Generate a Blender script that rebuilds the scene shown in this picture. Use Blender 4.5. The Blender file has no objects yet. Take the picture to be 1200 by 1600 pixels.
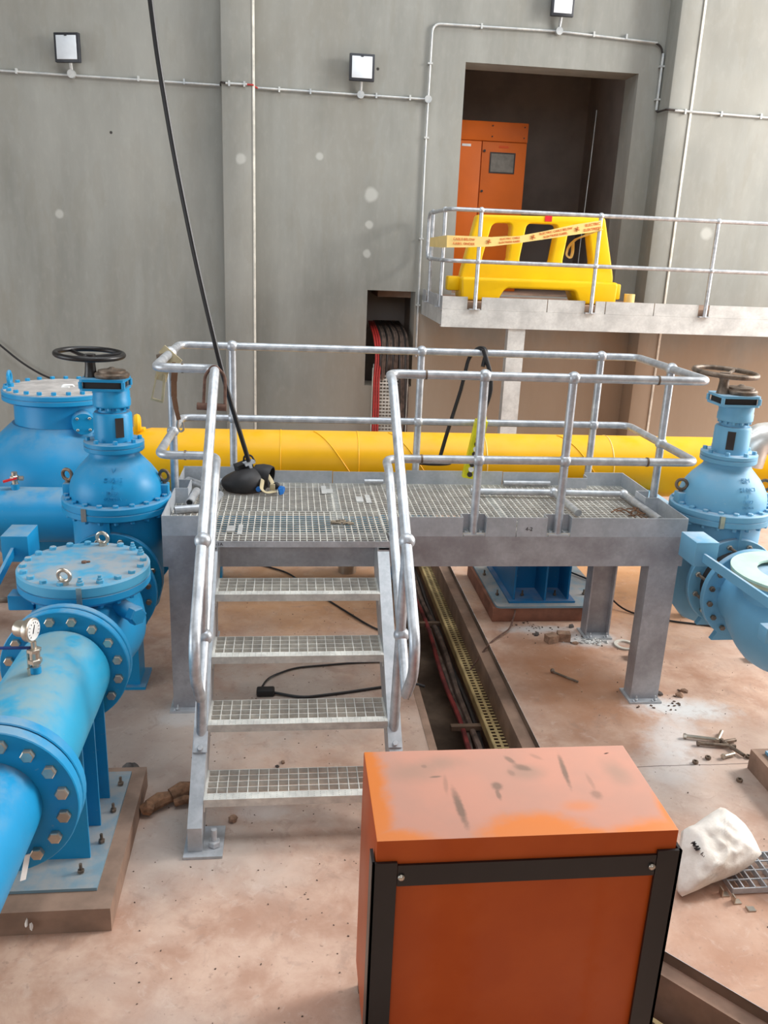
import bpy, bmesh, math, random
from mathutils import Vector, Matrix
SC = bpy.context.scene
COL = SC.collection
PI = math.pi
random.seed(7)

# ------------------------------------------------------------------ camera
def setup_camera():
    yaw, pitch, roll = 0.1185, 0.3054, 0.0420
    fw = Vector((math.sin(yaw)*math.cos(pitch), math.cos(yaw)*math.cos(pitch), -math.sin(pitch)))
    rt = Vector((math.cos(yaw), -math.sin(yaw), 0)); up = rt.cross(fw)
    c, s = math.cos(roll), math.sin(roll)
    r2 = rt*c + up*s; u2 = rt*(-s) + up*c
    cam = bpy.data.cameras.new('camera'); cam.sensor_fit = 'HORIZONTAL'
    cam.sensor_width = 36.0; cam.lens = 1319.12/1200*36.0
    cam.clip_start = 0.05; cam.clip_end = 100
    o = bpy.data.objects.new('camera', cam); COL.objects.link(o)
    m = Matrix((r2, u2, -fw)).transposed().to_4x4()
    m.translation = Vector((0.7527, -4.9036, 2.8997))
    o.matrix_world = m
    SC.camera = o
setup_camera()

# ------------------------------------------------------------------ light
w = bpy.data.worlds.new('sky'); SC.world = w; w.use_nodes = True
bg = w.node_tree.nodes['Background']; bg.inputs[0].default_value = (0.80, 0.90, 1.0, 1); bg.inputs[1].default_value = 1.3
def area(name, loc, target, sx, sy, power, col):
    l = bpy.data.lights.new(name, 'AREA'); l.shape = 'RECTANGLE'; l.size = sx; l.size_y = sy
    l.energy = power; l.color = col
    o = bpy.data.objects.new(name, l); COL.objects.link(o); o.location = loc
    o.rotation_euler = (Vector(target)-Vector(loc)).to_track_quat('-Z', 'Y').to_euler()
    return o
# daylight through the high windows of the right wall and the roof lights; left and gable lamps are added fill
area('window_daylight', (11.8, 1.5, 4.0), (1.5, 1.2, 1.0), 6.6, 6.2, 1150, (1.0, 0.97, 0.93))
area('window_daylight_high', (11.8, 1.2, 7.3), (1.5, 1.6, 1.5), 2.4, 1.8, 900, (1.0, 0.965, 0.92))
area('roof_daylight_1', (2.0, -0.8, 9.6), (2.0, -0.8, 0), 8.0, 2.2, 400, (0.90, 0.96, 1.0))
area('roof_daylight_2', (2.0, 3.6, 9.6), (2.0, 3.6, 0), 8.0, 1.6, 130, (0.90, 0.96, 1.0))
area('left_fill_light', (-7.8, -2.6, 2.3), (1.0, 0.6, 0.3), 6.0, 4.2, 330, (0.90, 0.96, 1.0))  # unseen fill lamp, added to lighten the floor under the stair
area('gable_fill_light', (0.5, -11.6, 6.0), (1.0, 2.0, 3.0), 9.0, 4.0, 120, (0.92, 0.96, 1.0))  # unseen fill lamp behind the camera, added for front light
SC.view_settings.view_transform = 'Standard'
SC.view_settings.look = 'None'
SC.view_settings.exposure = -0.08
SC.view_settings.gamma = 1.0
SC.view_settings.use_curve_mapping = False

# ------------------------------------------------------------------ materials
def srgb(r, g, b):
    f = lambda c: (c/255/12.92) if c/255 <= 0.04045 else ((c/255+0.055)/1.055)**2.4
    return (f(r), f(g), f(b), 1)
class NT:
    def __init__(s, name):
        s.m = bpy.data.materials.new(name); s.m.use_nodes = True
        s.t = s.m.node_tree; s.n = s.t.nodes; s.l = s.t.links
        s.p = s.n['Principled BSDF']
        s.tc = s.n.new('ShaderNodeTexCoord')
        s.geo = s.n.new('ShaderNodeNewGeometry')
    def link(s, a, b): s.l.new(a, b)
    def mapping(s, scale=(1, 1, 1), loc=(0, 0, 0), rot=(0, 0, 0), world=True):
        m = s.n.new('ShaderNodeMapping'); m.inputs['Scale'].default_value = scale
        m.inputs['Location'].default_value = loc; m.inputs['Rotation'].default_value = rot
        s.link(s.geo.outputs['Position'] if world else s.tc.outputs['Object'], m.inputs[0]); return m.outputs[0]
    def noise(s, scale, detail=4, rough=.55, vec=None, world=True, dist=0):
        n = s.n.new('ShaderNodeTexNoise'); n.inputs['Scale'].default_value = scale
        n.inputs['Detail'].default_value = detail; n.inputs['Roughness'].default_value = rough
        n.inputs['Distortion'].default_value = dist
        s.link(vec if vec is not None else (s.geo.outputs['Position'] if world else s.tc.outputs['Object']), n.inputs['Vector'])
        return n.outputs['Fac']
    def ramp(s, fac, lo, hi):
        r = s.n.new('ShaderNodeMapRange'); r.inputs['From Min'].default_value = lo; r.inputs['From Max'].default_value = hi
        r.interpolation_type = 'SMOOTHSTEP'; s.link(fac, r.inputs['Value']); return r.outputs['Result']
    def math(s, op, a, b=None):
        m = s.n.new('ShaderNodeMath'); m.operation = op
        for i, x in enumerate((a, b)):
            if x is None: continue
            if isinstance(x, (int, float)): m.inputs[i].default_value = x
            else: s.link(x, m.inputs[i])
        return m.outputs[0]
    def mix(s, fac, a, b):
        m = s.n.new('ShaderNodeMix'); m.data_type = 'RGBA'
        if isinstance(fac, (int, float)): m.inputs[0].default_value = fac
        else: s.link(fac, m.inputs[0])
        for k, x in ((6, a), (7, b)):
            if isinstance(x, tuple): m.inputs[k].default_value = x
            else: s.link(x, m.inputs[k])
        return m.outputs[2]
    def up(s, lo=.55, hi=.95):
        x = s.n.new('ShaderNodeSeparateXYZ'); s.link(s.geo.outputs['Normal'], x.inputs[0]); return s.ramp(x.outputs['Z'], lo, hi)
    def ellipse(s, cx, cy, rx, ry, rot=0, wob=.35, wscale=6, soft=.5):
        # soft-edged patch on the ground plane, its edge broken up by noise
        mp = s.n.new('ShaderNodeMapping'); mp.vector_type = 'TEXTURE'
        mp.inputs['Location'].default_value = (cx, cy, 0); mp.inputs['Rotation'].default_value = (0, 0, rot)
        mp.inputs['Scale'].default_value = (rx, ry, 1e3); s.link(s.geo.outputs['Position'], mp.inputs[0])
        ln = s.n.new('ShaderNodeVectorMath'); ln.operation = 'LENGTH'; s.link(mp.outputs[0], ln.inputs[0])
        nz = s.noise(wscale, 5, .65)
        d = s.math('ADD', ln.outputs['Value'], s.math('MULTIPLY', s.math('SUBTRACT', nz, .5), wob*3))
        return s.math('SUBTRACT', 1.0, s.ramp(d, 1-soft, 1+soft*.4))
    def bump(s, fac, strength=.3, dist=.01):
        b = s.n.new('ShaderNodeBump'); b.inputs['Strength'].default_value = strength; b.inputs['Distance'].default_value = dist
        s.link(fac, b.inputs['Height']); s.link(b.outputs[0], s.p.inputs['Normal'])
    def done(s, col, rough=.5, metal=0.0, spec=None):
        if isinstance(col, tuple): s.p.inputs['Base Color'].default_value = col
        else: s.link(col, s.p.inputs['Base Color'])
        if isinstance(rough, (int, float)): s.p.inputs['Roughness'].default_value = rough
        else: s.link(rough, s.p.inputs['Roughness'])
        s.p.inputs['Metallic'].default_value = metal
        if spec is not None: s.p.inputs['Specular IOR Level'].default_value = spec
        return s.m
def simple(name, col, rough=.5, metal=0, var=.12, scale=8, bump=0):
    t = NT(name); f = t.noise(scale, 4)
    dark = tuple(c*(1-var*2) for c in col[:3])+(1,); light = tuple(min(1, c*(1+var)) for c in col[:3])+(1,)
    c = t.mix(t.ramp(f, .3, .7), dark, light)
    if bump: t.bump(t.noise(scale*8, 4), bump, .003)
    return t.done(c, rough, metal)
def paint(name, col, dustcol, dust=.5, rough=.38, under=None):
    t = NT(name)
    base = t.mix(t.ramp(t.noise(3, 3), .3, .7), tuple(c*.9 for c in col[:3])+(1,), col)
    d = t.math('MULTIPLY', t.up(.45, .98), t.ramp(t.noise(7, 5, .6), .30, .62))
    speck = t.math('MULTIPLY', t.ramp(t.noise(60, 3), .66, .74), .25)
    d = t.math('MULTIPLY', d, dust)
    d = t.math('MAXIMUM', d, speck) if dust > .2 else d
    c = t.mix(d, base, dustcol)
    t.bump(t.noise(45, 3), .08, .003)
    r = t.n.new('ShaderNodeMapRange'); r.inputs['To Min'].default_value = rough; r.inputs['To Max'].default_value = .8; t.link(d, r.inputs['Value'])
    return t.done(c, r.outputs['Result'])
def galv(name, a, b, metal=.65, rough=.42, scale=9):
    t = NT(name)
    f = t.noise(scale, 5, .6); g = t.n.new('ShaderNodeTexVoronoi'); g.inputs['Scale'].default_value = 55
    t.link(t.geo.outputs['Position'], g.inputs['Vector'])
    c = t.mix(t.ramp(f, .3, .7), a, b)
    sx = t.n.new('ShaderNodeSeparateColor'); t.link(g.outputs['Color'], sx.inputs[0])
    c = t.mix(t.math('MULTIPLY', sx.outputs[0], .18), c, (a[0]*.6, a[1]*.6, a[2]*.62, 1))
    r = t.n.new('ShaderNodeMapRange'); r.inputs['To Min'].default_value = rough-.08; r.inputs['To Max'].default_value = rough+.16; t.link(f, r.inputs['Value'])
    return t.done(c, r.outputs['Result'], metal)

def concrete_wall():
    t = NT('concrete_wall')
    v = t.mapping((1.1, 1.1, .16)); streak = t.noise(2.6, 6, .6, v)
    blotch = t.noise(.55, 3, .5)
    fine = t.noise(14, 5, .6, t.mapping((1, 1, .5)))
    c = t.mix(t.ramp(streak, .25, .78), srgb(126, 126, 120), srgb(146, 146, 140))
    c = t.mix(t.math('MULTIPLY', t.ramp(t.noise(1.1, 5, .65, t.mapping((1, 1, .45), (7, 0, 2)), dist=.6), .45, .62), .5), c, srgb(136, 133, 124))
    c = t.mix(t.math('MULTIPLY', t.ramp(blotch, .4, .7), .35), c, srgb(166, 165, 158))
    c = t.mix(t.math('MULTIPLY', t.ramp(t.noise(2.2, 4, .6, t.mapping((1.6, 1.6, .5), (3, 1, 4))), .55, .62), .18), c, srgb(130, 126, 114))
    c = t.mix(t.math('MULTIPLY', t.ramp(fine, .45, .8), .12), c, srgb(184, 182, 174))
    def spot(x, z, r):
        mp = t.n.new('ShaderNodeMapping'); mp.vector_type = 'TEXTURE'
        mp.inputs['Location'].default_value = (x, 0, z); mp.inputs['Scale'].default_value = (r, 1e3, r); t.link(t.geo.outputs['Position'], mp.inputs[0])
        ln = t.n.new('ShaderNodeVectorMath'); ln.operation = 'LENGTH'; t.link(mp.outputs[0], ln.inputs[0])
        return t.math('SUBTRACT', 1, t.ramp(t.math('ADD', ln.outputs['Value'], t.math('MULTIPLY', t.noise(9, 3), .6)), .8, 1.35))
    for x, z, r in ((1.10, 3.88, .055), (1.73, 3.48, .10), (1.72, 3.14, .06), (1.70, 2.80, .06), (.18, 3.79, .07), (-1.95, 3.1, .06), (5.9, 3.2, .09)):
        c = t.mix(t.math('MULTIPLY', spot(x, z, r), .6), c, srgb(190, 190, 184))
    for x, z, r in ((-1.31, 4.02, .02), (1.76, 4.86, .022)):
        c = t.mix(spot(x, z, r), c, srgb(50, 46, 42))
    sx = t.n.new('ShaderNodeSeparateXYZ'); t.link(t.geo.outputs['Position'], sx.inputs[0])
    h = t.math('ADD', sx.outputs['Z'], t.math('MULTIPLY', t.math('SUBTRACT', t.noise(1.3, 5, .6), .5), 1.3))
    bounce_tint = t.math('MULTIPLY', t.math('SUBTRACT', 1, t.ramp(h, 1.4, 2.3)), t.ramp(sx.outputs['X'], .4, 3.0))  # brown tint low on the wall paints bounce light from the yellow pipe
    c = t.mix(t.math('MULTIPLY', bounce_tint, .6), c, srgb(172, 142, 112))
    t.bump(t.noise(30, 4), .12, .004)
    return t.done(c, .85)
def floor_mat():
    t = NT('dusty_floor')
    big = t.noise(.8, 5, .6); mid = t.noise(4.2, 6, .62, dist=.3); fine = t.noise(24, 4, .6)
    c = t.mix(t.ramp(mid, .3, .72), srgb(172, 132, 110), srgb(204, 172, 152))
    c = t.mix(t.math('MULTIPLY', t.ramp(big, .42, .68), .55), c, srgb(190, 172, 160))
    c = t.mix(t.math('MULTIPLY', t.ramp(t.noise(1.7, 5, .6, t.mapping((1, 1, 1), (4, 2, 0))), .5, .72), .4), c, srgb(150, 106, 82))
    # grey cement patches, the one under the stair painted-in light; then orange-brown patches
    for a in ((-.2, -.35, .9, .85, 0, .35), (.2, -1.35, .75, .35, .2, .45), (1.0, -1.0, .35, .3, 0, .3), (.8, .15, .7, .7, 0, .5), (2.95, -1.0, .55, .45, .2, .35)):
        c = t.mix(t.math('MULTIPLY', t.ellipse(a[0], a[1], a[2], a[3], a[4], .5, 3, .8), a[5]*1.1), c, srgb(178, 174, 168))
    for a in ((.9, 1.9, 1.4, .9, 0, .55), (2.78, .3, .5, .9, 0, .75), (2.9, -2.3, .7, .6, .5, .45), (4.1, 2.4, 1.6, 1.3, 0, .7)):  # brown floor; painted yellow bounce behind platform, painted shade left of its right leg
        c = t.mix(t.math('MULTIPLY', t.ellipse(a[0], a[1], a[2], a[3], a[4], .4, 3, .8), a[5]), c, srgb(204, 150, 96) if a[1] > 1.5 else srgb(164, 112, 76))
    # pale cutting dust around the legs
    for a in ((3.42, -.12, .36, .16, -.15, .95), (3.2, -.45, .30, .2, 1.0, .6), (3.12, .93, .30, .14, 0, .85), (2.75, 1.13, .35, .07, 0, .7), (.1, -.08, .2, .14, 0, .5), (.62, -1.05, .15, .1, 0, .35), (3.05, -.75, .3, .2, .9, .4)):
        c = t.mix(t.math('MULTIPLY', t.ellipse(a[0], a[1], a[2], a[3], a[4], .45, 9, .7), a[5]), c, srgb(208, 208, 207))
    c = t.mix(t.math('MULTIPLY', t.ramp(fine, .60, .74), .35), c, srgb(112, 88, 74))
    c = t.mix(t.math('MULTIPLY', t.ramp(t.noise(48, 2), .71, .76), .5), c, srgb(112, 84, 70))
    c = t.mix(t.math('MULTIPLY', t.ramp(t.noise(11, 6, .7, dist=.8), .56, .68), .2), c, srgb(214, 196, 184))
    c = t.mix(t.math('MULTIPLY', t.ramp(t.noise(6, 6, .7, t.mapping((1, 1, 1), (9, 2, 5)), dist=1.0), .55, .68), .35), c, srgb(148, 122, 108))
    # construction joint
    sx = t.n.new('ShaderNodeSeparateXYZ'); t.link(t.geo.outputs['Position'], sx.inputs[0])
    j = t.math('ABSOLUTE', t.math('ADD', sx.outputs['Y'], t.math('ADD', .757, t.math('MULTIPLY', t.math('SUBTRACT', t.noise(5, 3), .5), .02))))
    jm = t.math('MULTIPLY', t.math('LESS_THAN', j, .004), t.math('GREATER_THAN', sx.outputs['X'], 2.3))
    c = t.mix(t.math('MULTIPLY', jm, .7), c, srgb(80, 62, 54))
    t.bump(t.noise(18, 5, .65), .25, .006)
    r = t.n.new('ShaderNodeMapRange'); r.inputs['To Min'].default_value = .42; r.inputs['To Max'].default_value = .8; t.link(mid, r.inputs['Value'])
    return t.done(c, r.outputs['Result'])
def cabinet_top_mat():
    t = NT('orange_enamel_dusty')
    c = t.mix(t.ramp(t.noise(5, 3), .3, .7), (.44, .068, .008, 1), (.48, .080, .010, 1))
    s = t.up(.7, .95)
    c = t.mix(t.math('MULTIPLY', s, .75), c, (.74, .225, .035, 1))  # upward faces painted brighter orange, standing in for strong top light
    bare = t.ellipse(1.035, -2.45, .075, .55, 0, .30, 17, .55)
    for e in ((1.09, -2.70, .16, .075, 0), (1.56, -2.69, .20, .135, .0), (1.70, -2.70, .12, .06, 0), (1.93, -2.72, .20, .10, .25), (2.06, -2.62, .05, .16, 0)):
        bare = t.math('MAXIMUM', bare, t.ellipse(*e, .22, 13, .45))
    bare = t.math('MAXIMUM', bare, t.math('MULTIPLY', t.ellipse(1.75, -2.545, .07, .035, 0, .3, 15, .8), .5))
    d = t.math('SUBTRACT', 1, t.math('MULTIPLY', bare, .93))
    dust = t.mix(t.ramp(t.noise(4, 4), .35, .65), srgb(194, 144, 128), srgb(184, 142, 128))
    for e in ((1.20, -2.32, .11, .07, 0), (1.32, -2.27, .09, .05, 0), (1.95, -2.36, .05, .09, 0), (1.62, -2.34, .08, .05, 0)):
        dust = t.mix(t.math('MULTIPLY', t.ellipse(*e, .3, 9, .9), .7), dust, srgb(154, 132, 120))
    c = t.mix(t.math('MULTIPLY', t.math('MULTIPLY', d, s), .9), c, dust)
    for a in ((1.335, -2.53, .016, .115, .05, 1), (1.31, -2.40, .010, .06, -.1, .4), (1.49, -2.42, .022, .028, 0, .9), (1.484, -2.47, .010, .035, 0, .8), (1.575, -2.265, .014, .03, .5, .8), (1.61, -2.315, .035, .02, -.5, .8), (1.56, -2.345, .014, .022, .2, .5), (1.76, -2.34, .012, .105, -.10, 1), (1.83, -2.485, .022, .03, 0, .6), (1.835, -2.41, .010, .05, 0, .35), (1.282, -2.355, .024, .007, .1, .9), (1.25, -2.29, .012, .012, 0, .5), (1.68, -2.25, .012, .03, .8, .35), (1.956, -2.24, .012, .004, .3, 2)):
        e = t.ellipse(a[0], a[1], a[2], a[3], a[4], .28, 34, .6)
        c = t.mix(t.math('MULTIPLY', t.math('MULTIPLY', e, s), min(1, a[5]*.8)), c, srgb(112, 96, 84) if a[5] < 1.5 else srgb(40, 20, 14))
    r = t.n.new('ShaderNodeMapRange'); r.inputs['To Min'].default_value = .42; r.inputs['To Max'].default_value = .8; t.link(d, r.inputs['Value'])
    return t.done(c, r.outputs['Result'])

DUST = srgb(176, 158, 146)
M = dict(
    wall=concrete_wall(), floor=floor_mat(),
    dark_wall=simple('room_plaster', srgb(178, 166, 158), .9, 0, .08, 2),
    pale_strip=simple('white_strip', srgb(226, 222, 210), .6),
    roof=simple('roof_sheet', srgb(190, 192, 192), .7),
    blue=paint('blue_enamel', srgb(28, 142, 194), srgb(150, 160, 162), .55),
    blue_flat=paint('blue_enamel_dusty', srgb(46, 158, 198), srgb(138, 160, 162), .8),
    blue_r=paint('blue_enamel_faded', srgb(112, 174, 208), srgb(196, 194, 196), .5, .5),
    blue_dark=paint('blue_enamel_clean', srgb(22, 108, 160), DUST, .3),
    lid=paint('blue_lid_dusty', srgb(70, 160, 198), srgb(160, 160, 160), .85, .5),
    grey_lid=simple('grey_dusty_lid', srgb(190, 184, 180), .75),
    yellow=paint('yellow_enamel', (.92, .47, .002, 1), srgb(236, 196, 110), .22, .4),
    plastic=paint('yellow_plastic', srgb(238, 190, 8), srgb(206, 176, 110), .2, .4),
    galv=galv('galvanised_steel', srgb(172, 176, 180), srgb(198, 200, 204), .35),
    rail=galv('galvanised_tube', srgb(172, 176, 182), srgb(206, 209, 213), .55, .36, 14),
    stain=galv('stained_steel', srgb(152, 150, 154), srgb(184, 184, 188), .3, .45, 4),
    toe=galv('toe_plate_steel', srgb(172, 178, 184), srgb(196, 200, 206), .3, .45, 5),
    grate=galv('grating_steel', srgb(196, 194, 188), srgb(228, 226, 218), .25, .5, 10),
    white_steel=galv('pale_galvanised', srgb(178, 178, 176), srgb(206, 206, 203), .15, .5, 5),
    steel=simple('bright_steel', srgb(196, 186, 172), .32, .85),
    darkmetal=simple('dark_metal', srgb(62, 56, 54), .5, .4),
    iron=simple('rubbed_iron', srgb(122, 106, 92), .5, .5, .25, 20),
    rust=simple('rusty_steel', srgb(112, 84, 72), .8, .2, .2, 25),
    black=simple('black_paint', srgb(22, 19, 20), .38, 0, .1),
    rubber=simple('black_rubber', srgb(28, 26, 28), .6),
    maskblack=simple('black_shell', srgb(40, 38, 40), .55, 0, .25, 9),
    cable=simple('black_cable', srgb(26, 24, 26), .4),
    dcable=simple('dusty_cable', srgb(96, 78, 68), .8, 0, .3, 12),
    redcable=simple('dusty_red_cable', srgb(124, 44, 42), .8, 0, .3, 6),
    brown=simple('brown_strap', srgb(116, 82, 58), .85),
    cream=simple('cream_strap', srgb(188, 174, 140), .8),
    red=simple('red_cable', srgb(176, 44, 40), .5),
    redbright=simple('red_plastic', srgb(214, 40, 48), .4),
    bluep=simple('blue_plastic', srgb(30, 110, 190), .4),
    navy=simple('navy_lever', srgb(20, 52, 120), .4),
    white=simple('white_plastic', srgb(232, 232, 230), .45),
    lens=simple('frosted_lens', srgb(226, 232, 238), .25, 0, .03),
    frame=simple('lamp_frame', srgb(46, 48, 54), .45),
    conduit=galv('steel_conduit', srgb(176, 180, 182), srgb(206, 206, 202), .4, .42, 6),
    orange=simple('orange_enamel', srgb(206, 82, 32), .42, 0, .06, 3),
    orange_top=cabinet_top_mat(),
    orange_deep=simple('orange_cabinet', srgb(206, 98, 18), .45, 0, .04, 2),
    glassgrey=simple('grey_display', srgb(126, 122, 116), .2),
    plinth=simple('plinth_concrete', srgb(150, 122, 104), .85, 0, .15, 5, .2),
    plinth_red=simple('red_oxide_concrete', srgb(140, 92, 72), .85, 0, .18, 5, .2),
    plate=paint('blue_grey_plate', srgb(120, 148, 162), srgb(172, 160, 150), .7, .6),
    trench=simple('trench_concrete', srgb(112, 92, 76), .9, 0, .25, 3, .2),
    tray=simple('cream_tray', srgb(192, 168, 118), .6, 0, .2, 5),
    wtray=simple('white_tray', srgb(206, 202, 192), .6, 0, .15, 5),
    tape=simple('yellow_tape', srgb(236, 206, 130), .4, 0, .03),
    print=simple('orange_print', srgb(206, 88, 24), .5, 0, .02),
    sack=None, brick=simple('broken_brick', srgb(160, 128, 106), .9, 0, .2, 20, .3),
    stone=simple('dark_stone', srgb(92, 84, 80), .9, 0, .25, 25, .3),
    glove=simple('brown_leather', srgb(136, 98, 72), .9, 0, .3, 18, .3),
    gasket=simple('pale_green_gasket', srgb(186, 214, 196), .6, 0, .06),
    rim=simple('cream_gasket', srgb(196, 194, 160), .7),
    grit=simple('grit', srgb(98, 78, 66), .9, 0, .3, 30),
    foil=simple('silver_foil', srgb(224, 222, 218), .3, .55),
    pendant=simple('pendant_yellow', srgb(228, 222, 30), .4),
    ink=simple('marker_ink', srgb(50, 46, 46), .7),
    mortar=simple('dried_mortar', srgb(140, 126, 108), .95, 0, .3, 30),
)
def sack_mat():
    t = NT('white_woven_sack')
    c = t.mix(t.ramp(t.noise(5, 5, .6), .3, .7), srgb(206, 196, 184), srgb(236, 230, 222))
    t.bump(t.noise(7, 4, .6), .45, .02); return t.done(c, .65)
M['sack'] = sack_mat()
for k_ in ('yellow', 'plastic', 'blue', 'blue_flat', 'blue_dark', 'orange_top', 'orange_deep', 'orange'):
    M[k_].node_tree.nodes['Principled BSDF'].inputs['Specular IOR Level'].default_value = .32

# ------------------------------------------------------------------ mesh building
def frame_of(d):
    d = Vector(d).normalized(); a = Vector((0, 0, 1)) if abs(d.z) < .9 else Vector((1, 0, 0))
    u = d.cross(a).normalized(); return u, d.cross(u).normalized(), d
class B:
    def __init__(s): s.bm = bmesh.new()
    def face(s, vs):
        try: return s.bm.faces.new(vs)
        except ValueError: return None
    def box(s, x0, x1, y0, y1, z0, z1, bev=0):
        vs = [s.bm.verts.new(p) for p in ((x0, y0, z0), (x1, y0, z0), (x1, y1, z0), (x0, y1, z0), (x0, y0, z1), (x1, y0, z1), (x1, y1, z1), (x0, y1, z1))]
        fs = [s.face([vs[i] for i in q]) for q in ((3, 2, 1, 0), (4, 5, 6, 7), (0, 1, 5, 4), (1, 2, 6, 5), (2, 3, 7, 6), (3, 0, 4, 7))]
        if bev:
            es = list({e for f in fs for e in f.edges}); bmesh.ops.bevel(s.bm, geom=es, offset=bev, segments=2, profile=.5, affect='EDGES')
        return s
    def obox(s, c, size, mat):
        c = Vector(c); hx, hy, hz = (q/2 for q in size)
        vs = [s.bm.verts.new(c+mat@Vector(p)) for p in ((-hx, -hy, -hz), (hx, -hy, -hz), (hx, hy, -hz), (-hx, hy, -hz), (-hx, -hy, hz), (hx, -hy, hz), (hx, hy, hz), (-hx, hy, hz))]
        for q in ((3, 2, 1, 0), (4, 5, 6, 7), (0, 1, 5, 4), (1, 2, 6, 5), (2, 3, 7, 6), (3, 0, 4, 7)): s.face([vs[i] for i in q])
        return s
    def bar(s, p0, p1, w, h, upv=(0, 0, 1)):
        p0, p1 = Vector(p0), Vector(p1); d = (p1-p0); L = d.length; d.normalize(); u = Vector(upv); x = d.cross(u).normalized(); u = x.cross(d)
        return s.obox((p0+p1)/2, (w, L, h), Matrix((x, d, u)).transposed())
    def rings(s, rs, closed=False, caps=True):
        R = [[s.bm.verts.new(p) for p in r] for r in rs]; n = len(R[0]); m = len(R)
        for i in range(m if closed else m-1):
            a, b = R[i], R[(i+1) % m]
            for k in range(n): s.face((a[k], a[(k+1) % n], b[(k+1) % n], b[k]))
        if caps and not closed: s.face(R[0][::-1]); s.face(R[-1])
        return s
    def lathe(s, prof, o=(0, 0, 0), ax=(0, 0, 1), seg=40, caps=True):
        u, v, d = frame_of(ax); o = Vector(o); rs = []
        for r, h in prof:
            rs.append([o+d*h+(u*math.cos(2*PI*k/seg)+v*math.sin(2*PI*k/seg))*max(r, 1e-4) for k in range(seg)])
        return s.rings(rs, caps=caps)
    def cyl(s, p0, p1, r, r1=None, seg=20):
        p0, p1 = Vector(p0), Vector(p1); return s.lathe([(r, 0), (r if r1 is None else r1, (p1-p0).length)], p0, p1-p0, seg)
    def pipe(s, o, ax, ro, ri, h, seg=40):
        u, v, d = frame_of(ax); o = Vector(o)
        rs = [[o+d*hh+(u*math.cos(2*PI*k/seg)+v*math.sin(2*PI*k/seg))*r for k in range(seg)] for r, hh in ((ro, 0), (ro, h), (ri, h), (ri, 0))]
        return s.rings(rs, closed=True)
    def hexp(s, p, ax, r, h): return s.lathe([(r, 0), (r, h*.85), (r*.85, h)], p, ax, 6)
    def torus(s, c, ax, R, r, seg=40, sg=10):
        u, v, d = frame_of(ax); c = Vector(c); rs = []
        for i in range(seg):
            a = 2*PI*i/seg; q = u*math.cos(a)+v*math.sin(a)
            rs.append([c+q*(R+r*math.cos(2*PI*k/sg))+d*r*math.sin(2*PI*k/sg) for k in range(sg)])
        return s.rings(rs, closed=True)
    def tube(s, pts, r, seg=12, fil=0, closed=False, flat=None):
        pts = [Vector(p) for p in pts]
        if fil:
            q = [pts[0]] if not closed else []
            rng = range(len(pts)) if closed else range(1, len(pts)-1)
            for i in rng:
                a, b, c = pts[i-1], pts[i], pts[(i+1) % len(pts)]
                f = min(fil, (a-b).length*.45, (c-b).length*.45)
                p0 = b+(a-b).normalized()*f; p1 = b+(c-b).normalized()*f
                for k in range(6):
                    t_ = k/5; q.append(p0*(1-t_)**2+b*2*t_*(1-t_)+p1*t_*t_)
            if not closed: q.append(pts[-1])
            pts = q
        n = len(pts); rs = []; u = None
        for i in range(n):
            if closed: d = pts[(i+1) % n]-pts[i-1]
            else: d = pts[min(i+1, n-1)]-pts[max(i-1, 0)]
            d.normalize()
            if u is None: u = frame_of(d)[0]
            u = (u-d*u.dot(d)).normalized(); v = d.cross(u)
            rr = r[i] if isinstance(r, (list, tuple)) else r
            rs.append([pts[i]+u*math.cos(2*PI*k/seg)*rr+v*math.sin(2*PI*k/seg)*(rr if flat is None else flat) for k in range(seg)])
        return s.rings(rs, closed=closed)
    def sphere(s, c, r, sc=(1, 1, 1), seg=20, rg=12, mat=None):
        m = Matrix.Translation(Vector(c)) @ (mat.to_4x4() if mat else Matrix.Identity(4)) @ Matrix.Diagonal((r*sc[0], r*sc[1], r*sc[2], 1))
        bmesh.ops.create_uvsphere(s.bm, u_segments=seg, v_segments=rg, radius=1, matrix=m); return s
    def prism(s, poly, ax, a, b):
        # poly in the plane normal to ax ('x': (y,z), 'y': (x,z), 'z': (x,y))
        f = {'x': lambda p, t: (t, p[0], p[1]), 'y': lambda p, t: (p[0], t, p[1]), 'z': lambda p, t: (p[0], p[1], t)}[ax]
        A = [s.bm.verts.new(f(p, a)) for p in poly]; Bv = [s.bm.verts.new(f(p, b)) for p in poly]; n = len(poly)
        s.face(A[::-1]); s.face(Bv)
        for i in range(n): s.face((A[i], A[(i+1) % n], Bv[(i+1) % n], Bv[i]))
        return s
    def poly(s, pts): s.face([s.bm.verts.new(p) for p in pts]); return s
    def blob(s, c, size, amp=.2, seed=0, sub=2, flat=True):
        r = random.Random(seed); m = Matrix.Translation(c) @ Matrix.Rotation(r.random()*6, 4, 'Z') @ Matrix.Diagonal((size[0], size[1], size[2], 1))
        g = bmesh.ops.create_icosphere(s.bm, subdivisions=sub, radius=1, matrix=m)
        for v in g['verts']:
            v.co = Vector(c)+(v.co-Vector(c))*(1+(r.random()-.5)*2*amp)
            if flat and v.co.z < c[2]-size[2]*.6: v.co.z = c[2]-size[2]*.6
        return s

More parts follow.
